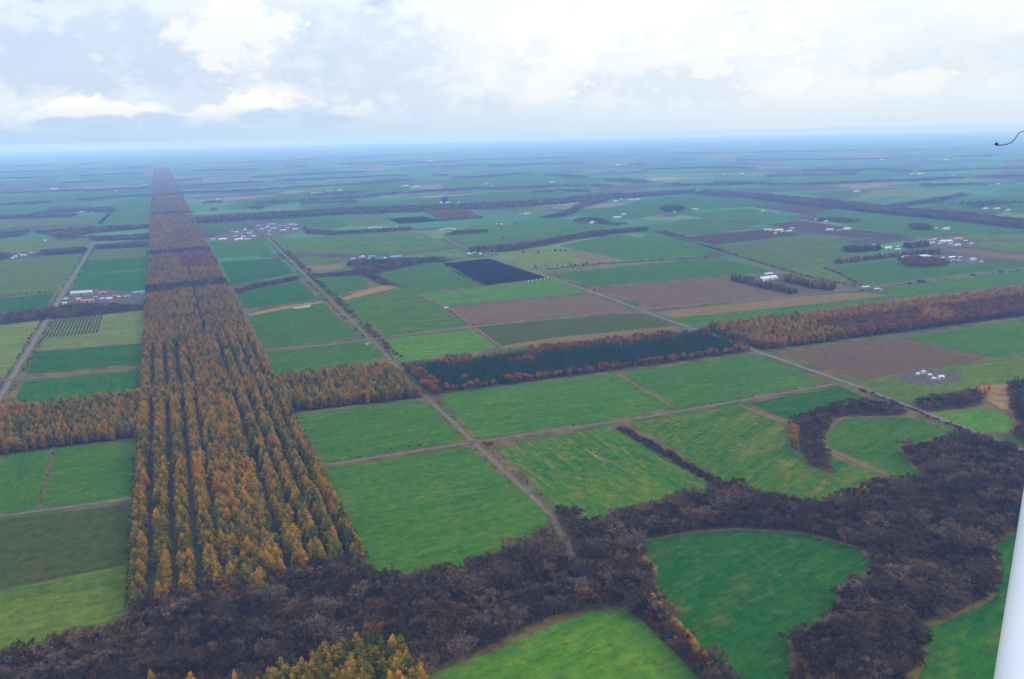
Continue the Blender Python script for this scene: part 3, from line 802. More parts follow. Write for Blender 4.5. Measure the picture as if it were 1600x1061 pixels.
def bare_shape(r, spread=1.0, n=190):
    """leafless broadleaf: forked limbs carrying a haze of fine twigs"""
    cr, tk = Tri(), Tri()
    top = np.array([r.normal(0, .03), r.normal(0, .03), .38])
    tk.limb((0, 0, 0), top, .020, .014, 5)
    ends = []
    for k in range(7):
        th = 6.283 * k / 7 + r.uniform(-.4, .4)
        el_ = r.uniform(.45, 1.35)
        L = r.uniform(.30, .48)
        a = top * r.uniform(.75, 1.0)
        d = sph(th, el_) * np.array([spread, spread, 1])
        e = a + d * L
        e[2] = min(e[2], .88)
        tk.limb(a, e, .010, .004, 3)
        ends.append((a, e))
        for j in range(3):
            q = a + (e - a) * r.uniform(.4, .9)
            e2 = q + sph(th + r.uniform(-1.2, 1.2), r.uniform(.1, 1.2)) * r.uniform(.12, .22)
            cr.limb(q, e2, .0055, .002, 3, .35)
            ends.append((q, e2))
    for i in range(n):
        a, e = ends[i % len(ends)]
        q = a + (e - a) * r.uniform(.45, 1.05)
        out = q - np.array([0, 0, .45]); out /= np.linalg.norm(out) + 1e-6
        d = out * .7 + r.normal(0, .55, 3) + np.array([0, 0, .25]); d /= np.linalg.norm(d)
        L = r.uniform(.09, .19)
        side = np.cross(d, r.normal(0, 1, 3)); side /= np.linalg.norm(side)
        val = float(np.clip(r.normal(.5, .25), 0, 1))
        cr.quad(q, d * L, side * L * r.uniform(.05, .11), val)
        for j in range(3):
            d2 = d + r.normal(0, .5, 3); d2 /= np.linalg.norm(d2)
            s2 = np.cross(d2, r.normal(0, 1, 3)); s2 /= np.linalg.norm(s2)
            cr.quad(q + d * L * r.uniform(.3, .8), d2 * L * .7, s2 * L * r.uniform(.05, .10), float(np.clip(val + r.normal(.05, .15), 0, 1)))
    return cr, tk


def shrub_shape(r):
    cr, tk = Tri(), Tri()
    for k in range(5):
        th = r.uniform(0, 6.28)
        tk.limb((0, 0, 0), sph(th, r.uniform(.6, 1.3)) * .6, .02, .006, 3)
    for i in range(130):
        th, ph = r.uniform(0, 6.28), r.uniform(.0, 1.5)
        p = sph(th, ph) * np.array([.62, .62, .75]) * r.uniform(.4, 1.0)
        d = sph(th + r.uniform(-.8, .8), ph + r.uniform(-.5, .6))
        s2 = np.cross(d, r.normal(0, 1, 3)); s2 /= np.linalg.norm(s2)
        L = r.uniform(.2, .36)
        cr.quad(p, d * L, s2 * L * r.uniform(.16, .3), r.uniform(0, 1))
    return cr, tk


KINDS = {}
PROTO_COL = None


def make_kind(kind, shapes, leaf, bark):
    """for every variant: crown and trunk meshes, and a joined mesh for the masses"""
    vs = []
    for cr, tk in shapes:
        cm = cr.mesh(kind + '_crown', leaf); tm = tk.mesh(kind + '_trunk', bark)
        j = Tri(); j.v = cr.v + tk.v; j.a = cr.a + tk.a
        o = len(cr.v)
        j.f = list(cr.f) + [tuple(i + o for i in fc) for fc in tk.f]
        jm = j.mesh(kind + '_tree_shape', leaf); jm.materials.append(bark)
        mi = np.zeros(len(j.f), np.int32); mi[len(cr.f):] = 1
        jm.polygons.foreach_set('material_index', mi)
        po = bpy.data.objects.new(kind + '_tree_shape', jm)
        vs.append((cm, tm, po))
    KINDS[kind] = vs


R_ = np.random.default_rng(3)
make_kind('larch', [larch_shape(R_, 1.0, q) for q in (.95, 1.05, 1.12, .9, 1.0, 1.15)], LEAF['larch'], MAT_BARK)
make_kind('fir', [fir_shape(R_) for _ in range(4)], LEAF['fir'], MAT_BARK)
make_kind('oak', [oak_shape(R_) for _ in range(4)], LEAF['oak'], MAT_BARK)
make_kind('bare', [bare_shape(R_, q) for q in (1.0, 1.15, .9, 1.25, 1.05, .95)], LEAF['bare'], MAT_BARK)
make_kind('birch', [bare_shape(R_, q, 120) for q in (.55, .65, .6)], LEAF['bare'], MAT_BIRCH)
make_kind('shrub', [shrub_shape(R_) for _ in range(4)], LEAF['shrub'], MAT_BARK)

GN = {}


def gn_group(kind):
    if kind in GN:
        return GN[kind]
    ng = bpy.data.node_groups.new(kind + '_mass', 'GeometryNodeTree')
    ng.interface.new_socket('Geometry', in_out='INPUT', socket_type='NodeSocketGeometry')
    ng.interface.new_socket('Geometry', in_out='OUTPUT', socket_type='NodeSocketGeometry')
    N, L = ng.nodes, ng.links
    gi, go = N.new('NodeGroupInput'), N.new('NodeGroupOutput')
    g2i = N.new('GeometryNodeGeometryToInstance')
    for _, _, po in KINDS[kind]:
        oi = N.new('GeometryNodeObjectInfo')
        oi.inputs['Object'].default_value = po
        L.new(oi.outputs['Geometry'], g2i.inputs[0])

    def attr(nm, tp):
        a = N.new('GeometryNodeInputNamedAttribute'); a.data_type = tp
        a.inputs['Name'].default_value = nm
        return [s for s in a.outputs if s.enabled and s.name == 'Attribute'][0]
    iop = N.new('GeometryNodeInstanceOnPoints')
    iop.inputs['Pick Instance'].default_value = True
    L.new(gi.outputs[0], iop.inputs['Points'])
    L.new(g2i.outputs[0], iop.inputs['Instance'])
    L.new(attr('var', 'INT'), iop.inputs['Instance Index'])
    e2r = N.new('FunctionNodeEulerToRotation')
    L.new(attr('rot', 'FLOAT_VECTOR'), e2r.inputs[0])
    L.new(e2r.outputs[0], iop.inputs['Rotation'])
    L.new(attr('scl', 'FLOAT_VECTOR'), iop.inputs['Scale'])
    L.new(iop.outputs[0], go.inputs[0])
    GN[kind] = ng
    return ng


def tree_mass(name, kind, P, label, cat):
    """P: columns x, y, rot, sxy, sz, var, tint"""
    if len(P) == 0:
        return
    me = bpy.data.meshes.new(name)
    me.from_pydata([(float(a), float(b_), -max(0.0, math.hypot(a, b_) - 5500.0) ** 2 / (2 * 1.6e7)) for a, b_ in P[:, :2]], [], [])
    n = len(P)
    z = np.zeros(n)
    me.attributes.new('rot', 'FLOAT_VECTOR', 'POINT').data.foreach_set('vector', np.stack([rng.normal(0, .03, n), rng.normal(0, .03, n), P[:, 2]], 1).astype(np.float32).ravel())
    me.attributes.new('scl', 'FLOAT_VECTOR', 'POINT').data.foreach_set('vector', np.stack([P[:, 3], P[:, 3], P[:, 4]], 1).astype(np.float32).ravel())
    me.attributes.new('var', 'INT', 'POINT').data.foreach_set('value', P[:, 5].astype(np.int32))
    me.attributes.new('tint', 'FLOAT', 'POINT').data.foreach_set('value', P[:, 6].astype(np.float32))
    o = link(bpy.data.objects.new(name, me))
    md = o.modifiers.new('trees', 'NODES'); md.node_group = gn_group(kind)
    tag(o, label, cat, kind='stuff')
    return o


# ------------------------------------------------------------------ where the trees stand
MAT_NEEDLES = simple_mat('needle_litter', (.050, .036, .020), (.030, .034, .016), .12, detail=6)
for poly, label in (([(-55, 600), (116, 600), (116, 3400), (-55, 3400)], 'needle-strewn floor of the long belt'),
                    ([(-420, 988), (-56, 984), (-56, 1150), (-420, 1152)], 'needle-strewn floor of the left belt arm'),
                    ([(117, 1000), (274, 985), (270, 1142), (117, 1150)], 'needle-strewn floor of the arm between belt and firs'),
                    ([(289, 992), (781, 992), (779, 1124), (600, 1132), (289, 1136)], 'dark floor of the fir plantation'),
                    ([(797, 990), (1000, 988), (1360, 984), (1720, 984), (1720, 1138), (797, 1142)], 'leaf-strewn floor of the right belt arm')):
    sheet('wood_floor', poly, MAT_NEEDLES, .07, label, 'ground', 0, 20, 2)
STANDS = []          # (kind, stand key, array)


def smooth_noise(p, scale, seed):
    """cheap value noise 0..1 for colour drifts within a stand"""
    q = p / scale
    r = np.random.default_rng(seed)
    ph = r.uniform(0, 6.28, 6); k = r.normal(0, 1, (6, 2))
    s = sum(np.sin(q @ k[i] * 2 + ph[i]) for i in range(6)) / 6
    return .5 + .5 * s


def stand(kind, key, pts, height, hvar=.12, width=1.0, tint=(.5, .2), drift=0.0, cull=True):
    pts = np.asarray(pts)
    if len(pts) == 0:
        return
    if cull:
        pts = pts[in_view(pts)]
    n = len(pts)
    if n == 0:
        return
    sz = height * np.clip(rng.normal(1, hvar, n), .55, 1.35)
    sxy = sz * width * rng.uniform(.88, 1.12, n)
    tn = np.clip(rng.normal(tint[0], tint[1], n) + drift * (smooth_noise(pts, 60, hash(key) % 1000 if False else len(key) * 7) - .5), 0.02, .98)
    STANDS.append((kind, key, np.c_[pts, rng.uniform(0, 6.28, n), sxy, sz, rng.integers(0, len(KINDS[kind]), n), tn]))


def keep(p, m):
    return p[m]


BX0, BX1 = -52.0, 113.0
# the long belt: planted strips in the near part
strips_x = [-46.5, -29.5, -12.5, 4.5, 66.0, 80.5, 95.0, 109.0]
near_rows = []
for si, cx_ in enumerate(strips_x):
    y0 = 592 if cx_ < 60 else 600 + (66 - cx_) * .0
    for k, off in enumerate((-2.1, 2.1)):
        ys = np.arange(y0 + k * 2.7 + rng.uniform(0, 3), 1420, 5.5)
        p = np.stack([cx_ + off + rng.normal(0, .9, len(ys)), ys + rng.normal(0, 1.3, len(ys))], 1)
        near_rows.append((si if cx_ < 10 else si + 1, p))
blk = scatter([(14.5, 575), (54.5, 575), (54.5, 1420), (14.5, 1420)], 5.6, .28)
near_rows.append((4, blk))


def ride(p):
    return (np.abs(p[:, 1] - 809) > 4.5) & (rng.random(len(p)) > .04)


for si, p in near_rows:
    p = p[ride(p)]
    edge = 600 + 10 * np.sin(p[:, 0] * .13) + 8 * np.sin(p[:, 0] * .31 + 1)
    p = p[p[:, 1] > edge - 12]
    stand('larch', 'belt_strip_%d' % si, p, 16.0, .17, 1.12, (.45, .15), .28)
# cross filling where the arms join the belt
p = scatter([(BX0, 1085), (BX1, 1085), (BX1, 1150), (BX0, 1150)], 6.2)
stand('larch', 'belt_fill', p[rng.random(len(p)) < .75], 14.5, .1, 1.15, (.48, .16), .2)
# further along the belt it closes to one block, crossed by bare stream woods
p = scatter([(BX0, 1420), (BX1, 1420), (BX1, 3400), (BX0, 3400)], 6.6)
bare_zone = ((np.abs(p[:, 1] - 1985 - .25 * p[:, 0]) < 55) | (np.abs(p[:, 1] - 2640) < 60) | (np.abs(p[:, 1] - 3500) < 60))
lane = (np.abs(p[:, 0] - 42) < 2.5) | (np.abs(p[:, 1] - 1620) < 6) | (np.abs(p[:, 1] - 1800) < 4)
russet = (p[:, 1] > 2260) & (p[:, 1] < 2560) & (p[:, 0] > 30)
stand('larch', 'belt_far', p[~bare_zone & ~lane & ~(russet & (rng.random(len(p)) < .75))], 14.5, .1, 1.2, (.46, .14), .3)
stand('bare', 'belt_stream', p[bare_zone], 11, .15, 1.1, (.35, .2))
stand('oak', 'belt_far_oak', p[russet & (rng.random(len(p)) < .7)], 14, .15, .9, (.35, .25))
p = scatter([(BX0, 3400), (BX1, 3400), (BX1, 11500), (BX0, 11500)], 11.5)
bz = (np.abs(p[:, 1] - 4100) < 70) | (np.abs(p[:, 1] - 5600) < 90)
stand('larch', 'belt_horizon', p[~bz], 15, .1, 1.9, (.46, .18), .25)
stand('bare', 'belt_horizon_bare', p[bz], 11, .15, 1.8, (.35, .2))
# arms of the cross belt
p = scatter([(-330, 990), (BX0 + 2, 984), (BX0 + 2, 1148), (-330, 1150)], 5.9, .3)
stand('larch', 'left_arm', p, 15, .13, 1.15, (.43, .14), .3)
p = scatter([(BX1 + 2, 1000), (272, 986), (268, 1138), (BX1 + 2, 1146)], 5.9, .3)
stand('larch', 'right_arm', p, 15, .12, 1.15, (.42, .15), .2)
# fir plantation with russet oaks
fir_poly = np.array([(292, 1000), (778, 1000), (776, 1120), (600, 1128), (292, 1132)])
p = scatter(fir_poly, 4.7, .18, .0)
oakz = smooth_noise(p, 46, 5)
oakzone = (oakz > .70) | ((p[:, 1] > 1105) & (p[:, 0] > 470) & (oakz > .42)) | ((p[:, 0] < 306) & (p[:, 1] < 1080))
stand('fir', 'fir_plantation', p[~oakzone & (rng.random(len(p)) > .03)], 11.0, .16, 1.2, (.5, .25))
po = scatter(fir_poly, 7.5, .35)
oz = smooth_noise(po, 46, 5)
ok = (oz > .70) | ((po[:, 1] > 1105) & (po[:, 0] > 470) & (oz > .42))
stand('oak', 'fir_oaks', po[ok], 12.5, .15, .95, (.42, .25))
lnx = np.arange(292, 778, 6.0)
front = np.stack([lnx + rng.normal(0, 1.5, len(lnx)), 994 + rng.normal(0, 2.0, len(lnx))], 1)
front = front[(rng.random(len(front)) > .14)]
stand('oak', 'fir_front_oaks', front, 11.5, .22, 1.05, (.50, .22))
pe = scatter([(286, 1000), (304, 1000), (304, 1095), (286, 1130)], 7.0, .35)
stand('oak', 'fir_corner_oaks', pe, 12.5, .15, 1.0, (.45, .2))
# right part of the cross belt: larch, then russet wood mixed in
rb = GP([(1186, 545), (1400, 523), (1600, 496), (1720, 478), (1720, 458), (1600, 474), (1400, 496), (1240, 510), (1120, 522)])
rb = np.array([(797, 992), (1000, 990), (1360, 985), (1700, 985), (1700, 1135), (1360, 1135), (1000, 1138), (797, 1140)])
p = scatter(rb, 6.0, .35)
mixo = ((p[:, 0] > 960) & (p[:, 1] < 1080 + .0 * p[:, 0]) & (smooth_noise(p, 80, 9) > .30)) | (rng.random(len(p)) < .05)
stand('larch', 'east_belt', p[~mixo], 15, .14, 1.15, (.54, .16), .3)
stand('oak', 'east_belt_oak', p[mixo], 12.5, .18, 1.0, (.22, .22), .3)

# grove at the bottom edge
grove = GP([(405, 1100), (430, 1066), (495, 1046), (545, 1032), (590, 1026), (628, 1031), (650, 1056), (664, 1090), (672, 1190), (395, 1190)])
stand('larch', 'grove', scatter(grove, 4.6, .3), 16, .18, 1.05, (.43, .17), .2)
lone = GP([(242, 1082), (262, 1092), (300, 1086), (335, 1094), (372, 1090), (248, 1104), (318, 1100)])
stand('larch', 'lone_larches', lone, 16, .1, 1.0, (.62, .1))
p = GP([(1012, 935), (1026, 948), (1033, 960), (1046, 972), (1052, 985), (1066, 1000), (1075, 1015), (1084, 1024), (1096, 1040), (1108, 1056), (1118, 1070), (1130, 1085), (1090, 1036), (1104, 1066), (1122, 1090)])
_hl = GP([(1008, 938), (1036, 966), (1062, 998), (1094, 1034), (1130, 1080)])
p = np.concatenate([a_ + rng.random((14, 1)) * (b_ - a_) + rng.normal(0, 1.4, (14, 2)) for a_, b_ in zip(_hl[:-1], _hl[1:])])
stand('larch', 'field_edge_larches', p, 8.5, .25, 1.35, (.64, .16))
p = GP([(1242, 690), (1247, 697), (1240, 683), (1236, 676), (1246, 684), (1244, 703), (1237, 698)])
stand('larch', 'horseshoe_larches', p, 15, .12, 1.15, (.52, .1))
p = GP([(1341, 776), (1349, 779), (1355, 783), (1362, 781), (1290, 792), (1297, 793), (1312, 789), (1152, 640)][:7])
stand('larch', 'wood_edge_larches', p, 12, .12, 1.25, (.72, .1))
p = GP([(1531, 618), (1524, 616), (1537, 622), (1545, 613)])
stand('larch', 'east_field_larches', p, 13, .12, 1.1, (.72, .1))
p = GP([(1590, 603), (1596, 607), (1603, 604), (1610, 606), (1584, 606)])
stand('fir', 'east_edge_firs', p, 15, .1, 1.2, (.4, .2))

# the bare valley wood


def along_(line, spacing, width):
    out = []
    for a_, b_ in zip(line[:-1], line[1:]):
        k = max(2, int(np.linalg.norm(b_ - a_) / spacing))
        out.append(a_ + rng.random((k, 1)) * (b_ - a_) + rng.uniform(-width, width, (k, 2)))
    return np.concatenate(out)


wood = GP([(-90, 1062), (0, 1030), (60, 1012), (130, 988), (204, 962), (209, 935), (300, 925), (380, 915), (470, 900), (575, 885), (588, 898), (655, 892), (720, 880), (790, 855), (857, 826), (866, 806), (880, 799), (905, 812), (1010, 787), (1060, 779), (1134, 770), (1165, 764), (1230, 779), (1300, 783), (1334, 768), (1318, 752), (1335, 742), (1380, 754), (1410, 750), (1456, 742), (1428, 727), (1411, 705), (1415, 692), (1440, 691), (1500, 685), (1545, 694), (1600, 716), (1740, 775), (1740, 1150), (-90, 1150)])
MAINLINES = ROAD_LINES


def clear_of_fields(p, margin=0.0, keys=None):
    m = np.ones(len(p), bool)
    tp = project(p, 8.0)[:, :2]
    for k in ('n1', 'n4', 'n5', 'n7', 'l1b', 'n8', 'n10'):
        px = PIX[k]
        m &= ~(inside(tp, px) & (project(p)[:, 1] < 1000))
    for k, wp in FIELD_POLYS.items():
        if np.linalg.norm(wp.mean(0)) > 1600:
            continue
        m &= ~inside(p, wp)
    for ln_ in ROAD_LINES:
        m &= dist_line(p, ln_) > 6.5
    return m


p = scatter(wood, 6.4, .45, .4)
gm = inside(p, grove * 1.0)
clearing = inside(p, GP([(955, 905), (985, 880), (1015, 880), (1022, 898), (1010, 910), (975, 915)]))
p = p[clear_of_fields(p) & ~gm & ~clearing]
inbelt = (p[:, 0] > BX0 - 2) & (p[:, 0] < BX1 + 2) & (p[:, 1] > 604 + 14 * np.sin(p[:, 0] * .2))
p = p[~inbelt]
reddish = smooth_noise(p, 55, 21) > .74
east = p[:, 0] > 330
stand('bare', 'valley_wood', p[~east], 11.5, .24, 1.22, (.38, .24), .45)
stand('bare', 'east_wood', p[east], 11.0, .24, 1.38, (.36, .24), .5)
p2 = scatter(wood, 17, .48)
p2 = p2[clear_of_fields(p2) & ~inside(p2, grove) & (rng.random(len(p2)) < .10)]
stand('oak', 'valley_oaks', p2, 9.5, .2, .75, (.45, .3))
pb = np.r_[along_(GP([(690, 1012), (760, 980), (840, 955), (930, 928)]), 9, 9), along_(GP([(640, 930), (740, 960), (800, 940)]), 16, 25), along_(GP([(1240, 1000), (1320, 930), (1440, 860)]), 30, 30), along_(GP([(470, 960), (560, 985), (640, 990)]), 22, 20)]
stand('birch', 'wood_edge_birches', pb[clear_of_fields(pb)], 12, .15, .9, (.45, .3))
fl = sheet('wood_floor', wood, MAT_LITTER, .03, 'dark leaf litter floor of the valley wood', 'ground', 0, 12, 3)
# undergrowth shrubs in the dark red clearing
cl = GP([(955, 905), (985, 880), (1015, 880), (1022, 898), (1010, 910), (975, 915)])
stand('shrub', 'red_thicket', scatter(cl, 2.6, .4), 3.0, .2, 1.0, (.55, .15))
for key, px in [
    ('horseshoe', [(1232, 660), (1252, 650), (1290, 638), (1325, 629), (1390, 632), (1418, 645), (1400, 652), (1332, 655), (1304, 652), (1296, 668), (1286, 690), (1312, 737), (1298, 741), (1262, 724), (1252, 705), (1250, 680), (1234, 672)]),
    ('road_clump', [(1420, 636), (1450, 622), (1520, 614), (1536, 627), (1528, 636), (1450, 643)]),
    ('right_clump', [(1572, 606), (1590, 600), (1640, 595), (1640, 706), (1604, 694), (1584, 682), (1592, 655), (1578, 640)]),
]:
    p = scatter(GP(px), 6.0, .42)
    p = p[clear_of_fields(p)]
    stand('bare', key, p, 8, .2, 1.15, (.34, .2), .3)
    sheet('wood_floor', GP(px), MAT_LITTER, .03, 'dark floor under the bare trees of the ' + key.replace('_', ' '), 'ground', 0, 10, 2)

MID_WOODS = [
    ('stream_left', [(-90, 500), (0, 490), (75, 481), (112, 474), (228, 475), (229, 484), (120, 496), (62, 500), (0, 508), (-90, 518)], 6.5, 9),
    ('stream_belt', [(366, 452), (400, 443), (440, 435), (464, 430), (470, 437), (430, 445), (390, 454), (370, 460)], 6.5, 9),
    ('stream_mid', [(478, 430), (540, 423), (590, 416), (620, 412), (668, 405), (690, 405), (738, 401), (690, 411), (668, 411), (600, 424), (590, 430), (608, 439), (640, 450), (600, 446), (578, 436), (565, 430), (490, 434)], 7, 9),
    ('farm_wood', [(540, 408), (560, 405), (640, 403), (735, 399), (735, 401), (640, 412), (560, 420), (545, 418)], 8, 9),
    ('stream_far', [(732, 391), (800, 387), (850, 379), (920, 366), (1000, 358), (1012, 361), (925, 370), (860, 383), (800, 393), (736, 396)], 8, 11),
    ('village_wood', [(474, 358), (500, 362), (540, 364), (585, 361), (640, 357), (640, 361), (580, 364), (520, 368), (480, 366)], 9, 10),
    ('round_tree_wood', [(688, 365), (720, 360), (760, 358), (765, 363), (700, 368)], 9, 10),
    ('left_forest', [(-60, 364), (0, 361), (70, 359), (125, 355), (232, 350), (234, 357), (150, 364), (125, 369), (90, 373), (85, 368), (50, 363), (35, 369), (0, 373), (-60, 375)], 11, 12),
    ('left_forest_low', [(86, 370), (150, 368), (190, 367), (234, 364), (234, 373), (190, 376), (150, 378), (140, 373), (90, 375)], 11, 11),
    ('left_row', [(64, 396), (130, 391), (134, 395), (70, 399)], 8, 13),
    ('left_row_low', [(148, 387), (232, 383), (232, 386), (150, 390)], 8, 11),
    ('left_farm_row', [(-40, 404), (16, 399), (18, 404), (-40, 407)], 8, 11),
    ('far_left_wood', [(45, 333), (85, 327), (175, 322), (178, 332), (110, 332), (48, 336)], 12, 12),
    ('far_left_strip', [(-40, 340), (38, 337), (120, 336), (120, 339), (36, 342), (-40, 343)], 12, 11),
    ('far_stream', [(770, 344), (840, 339), (882, 331), (900, 319), (930, 311), (958, 313), (912, 325), (892, 337), (862, 341), (775, 346)], 11, 11),
    ('round_clumps', [(890, 345), (910, 340), (935, 341), (960, 348), (985, 348), (1020, 346), (1015, 349), (960, 353), (920, 348), (890, 347)], 9, 10),
    ('east_stream', [(1120, 383), (1065, 372), (1015, 362), (1040, 360), (1065, 368), (1080, 372)], 9, 7),
    ('distant_forest', [(1080, 304), (1160, 309), (1250, 320), (1330, 329), (1430, 339), (1520, 349), (1600, 358), (1720, 370), (1720, 354), (1600, 342), (1500, 331), (1400, 323), (1300, 312), (1200, 303), (1100, 296)], 13, 13),
    ('distant_fork', [(1375, 322), (1420, 315), (1480, 307), (1500, 301), (1520, 302), (1490, 312), (1430, 321), (1400, 325)], 14, 12),
    ('barn_wood', [(1255, 343), (1300, 339), (1345, 343), (1352, 347), (1330, 348), (1262, 346)], 10, 10),
    ('teal_farm_wood', [(1422, 356), (1435, 353), (1455, 356), (1458, 360), (1430, 360)], 8, 12),
]
for key, px, s, h in MID_WOODS:
    q = GP(px)
    p = scatter(q, s, .42)
    ins = inside(project(p, h * .75)[:, :2], np.array(px, float))
    if ins.mean() > .3:
        p = p[ins]
    stand('bare', key, p, h, .2, 1.25 * s / 7 if s > 7 else 1.2, (.50, .2), .3, cull=True)
    if s < 8:
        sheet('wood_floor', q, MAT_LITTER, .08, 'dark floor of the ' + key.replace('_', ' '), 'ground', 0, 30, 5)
# second cross belt in the distance and other far belts of larch
FAR_LARCH = [
    ('second_belt', [(302, 350), (430, 342), (560, 335), (640, 332), (760, 327), (870, 320), (960, 311), (1085, 303), (1085, 298), (960, 304), (870, 312), (760, 319), (640, 323), (560, 326), (430, 333), (305, 342)], 13, 12, .22),
    ('larch_block', [(664, 331), (725, 328), (754, 341), (690, 346)], 9, 10, .48),
]
for key, px, s, h, tn in FAR_LARCH:
    stand('larch', key, scatter(GP(px), s, .4), h, .12, 1.1 * s / 6.5, (tn, .18), .3)
NEAR_GROUPS = [
    ('barn_larch_front', [(1139, 438), (1180, 448), (1243, 462), (1246, 458), (1185, 443), (1145, 434)], 6.5, 13, .40),
    ('barn_larch_back', [(1222, 440), (1262, 449), (1300, 455), (1305, 450), (1262, 443), (1226, 436)], 6.0, 14, .33),
    ('hill_larch_row', [(1303, 414), (1380, 405), (1440, 399), (1470, 397), (1470, 394), (1440, 396), (1380, 402), (1306, 411)], 7, 13, .42),
    ('white_barn_larches', [(1314, 391), (1373, 388), (1378, 392), (1330, 395)], 7, 15, .22),
    ('farm_larches', [(1410, 386), (1446, 382), (1452, 386), (1420, 389)], 7, 14, .35),
]
for key, px, s, h, tn in NEAR_GROUPS:
    stand('larch', key, scatter(GP(px), s, .4), h, .15, 1.15, (tn, .18), .3)
p = scatter(GP([(1031, 327), (1040, 323), (1060, 323), (1072, 327), (1060, 331), (1040, 331)]), 8, .3)
stand('fir', 'fir_oval', p, 13, .1, 1.6, (.4, .2))
p = scatter(GP([(1402, 410), (1425, 406), (1470, 409), (1484, 415), (1450, 419), (1420, 417)]), 7, .4)
stand('oak', 'farm_oaks', p, 11, .15, 1.1, (.30, .2))
p = GP([(836, 418), (846, 418), (853, 417), (858, 418), (871, 416), (879, 416), (890, 415), (893, 416), (838, 420)])
stand('fir', 'pale_field_firs', p, 12, .2, 1.1, (.6, .2))
p = GP([(818, 398), (841, 397), (868, 395), (876, 394), (884, 394), (787, 375), (783, 358), (786, 373), (806, 352), (1073, 412), (760, 363), (757, 364)])
stand('oak', 'lone_round_trees', p, 9, .15, 1.3, (.25, .25))
p = GP([(905, 415), (911, 415), (917, 414), (899, 416)])
stand('oak', 'red_bush_row', p, 7, .15, 1.5, (.3, .1))
# far belts: long thin lines of trees towards the horizon
far_lines = [
    [(-40, 306), (60, 302), (120, 299), (236, 294)], [(-40, 324), (60, 319), (120, 314), (236, 306)],
    [(-40, 292), (100, 287), (236, 281)], [(-40, 281), (120, 276), (236, 271)], [(-40, 271), (236, 262)], [(-40, 262), (236, 254)],
    [(282, 302), (350, 300), (420, 297), (560, 288), (700, 274)], [(280, 293), (400, 285), (560, 277), (640, 275)], [(276, 284), (420, 277), (600, 268)],
    [(320, 318), (348, 317)], [(408, 321), (470, 316), (560, 311), (640, 303), (760, 296), (860, 292), (960, 291)],
    [(330, 331), (400, 328), (470, 321), (560, 318)],
    [(485, 306), (560, 301)], [(850, 274), (950, 281), (1040, 288), (1140, 286), (1230, 290), (1330, 286), (1420, 282)],
    [(960, 284), (1060, 291), (1160, 290)], [(700, 262), (850, 256), (1000, 258)], [(640, 283), (760, 277), (830, 272)], [(760, 262), (860, 256)],
    [(1000, 266), (1120, 262), (1300, 268), (1440, 262)], [(1200, 277), (1330, 273), (1440, 268), (1640, 262)],
    [(1420, 284), (1500, 280), (1640, 274)], [(1440, 292), (1540, 290), (1640, 286)], [(1500, 322), (1560, 318), (1580, 320)],
    [(860, 302), (880, 298), (905, 302)], [(600, 258), (760, 250), (900, 248)], [(1100, 252), (1300, 250), (1500, 246), (1640, 244)],
    [(300, 268), (460, 262), (640, 252)], [(900, 240), (1100, 240), (1300, 236), (1640, 232)], [(280, 258), (500, 249), (700, 240)],
]
pts = []
for ln_ in far_lines:
    wl = GP(ln_)
    for a, b_ in zip(wl[:-1], wl[1:]):
        L = np.linalg.norm(b_ - a)
        dm = np.linalg.norm((a + b_) / 2)
        wdt = 50 + dm * .012
        n = int(L * wdt / (max(17, dm * .0034) ** 2))
        n = min(n, 1500)
        tt = rng.random(n)
        gaps = np.sin(tt * L / (260 + dm * .05) + dm) + .6 * np.sin(tt * L / (97 + dm * .02) + 2 * dm)
        tt = tt[gaps > -.75 + .5 * math.sin(dm)]
        n = len(tt)
        wob = dm * .010 * np.sin(tt * L / (420 + dm * .06) + 3 * dm) + dm * .004 * np.sin(tt * L / 150)
        d = (b_ - a) / L
        nr = np.array([-d[1], d[0]])
        q = a + tt[:, None] * (b_ - a) + nr * (wob + rng.uniform(-.5, .5, n) * wdt * (.7 + .9 * np.sin(tt * 9 + dm) ** 2))[:, None]
        pts.append(np.c_[q, np.full(n, max(17, dm * .0034))])
pts = np.concatenate(pts)
n = len(pts)
STANDS.append(('bare', 'horizon_belts', np.c_[pts[:, :2], rng.uniform(0, 6.28, n), pts[:, 2] * 1.25, 13 + pts[:, 2] * .12, rng.integers(0, 6, n), np.clip(rng.normal(.5, .15, n), 0, 1)]))

# roadside and ditch shrubs
def along(line, spacing, width, prob=1.0):
    out = []
    for a, b_ in zip(line[:-1], line[1:]):
        L = np.linalg.norm(b_ - a)
        k = max(1, int(L / spacing))
        t_ = (np.arange(k) + rng.uniform(0, 1, k)) / k
        d = (b_ - a) / L; nr = np.array([-d[1], d[0]])
        off = rng.uniform(-width, width, k)
        q = a + t_[:, None] * (b_ - a) + nr * off[:, None]
        out.append(q[rng.random(k) < prob])
    return np.concatenate(out)


stand('shrub', 'near_ditch', along(lin((968, 670), (1010, 692), (1070, 728), (1142, 767)), 1.2, 4.5), 3.8, .3, 1.1, (.40, .2))
stand('shrub', 'wood_ditch_red', along(lin((985, 678), (1025, 700), (1050, 712)), 1.6, 5), 2.8, .2, 1.1, (.72, .1))
for side in (-6.5, 6.5):
    stand('shrub', 'crossroad_track', along(np.array([(279 + side, 990), (279 + side, 820), (279 + side, 800), (281 + side, 640)]), 7, 1.5, .45), 1.3, .35, 1.1, (.45, .25))
stand('shrub', 'east_track', along(np.array([(116, 818), (279, 817), (480, 809), (785, 818)]), 10, 1.2, .25), 1.3, .35, 1.2, (.4, .2))
stand('shrub', 'crossroad_corner', GP([(757, 694), (760, 695), (764, 694), (767, 695), (762, 697), (769, 693), (590, 706), (612, 702), (640, 699), (655, 697)]), 2.2, .2, 1.3, (.6, .1))
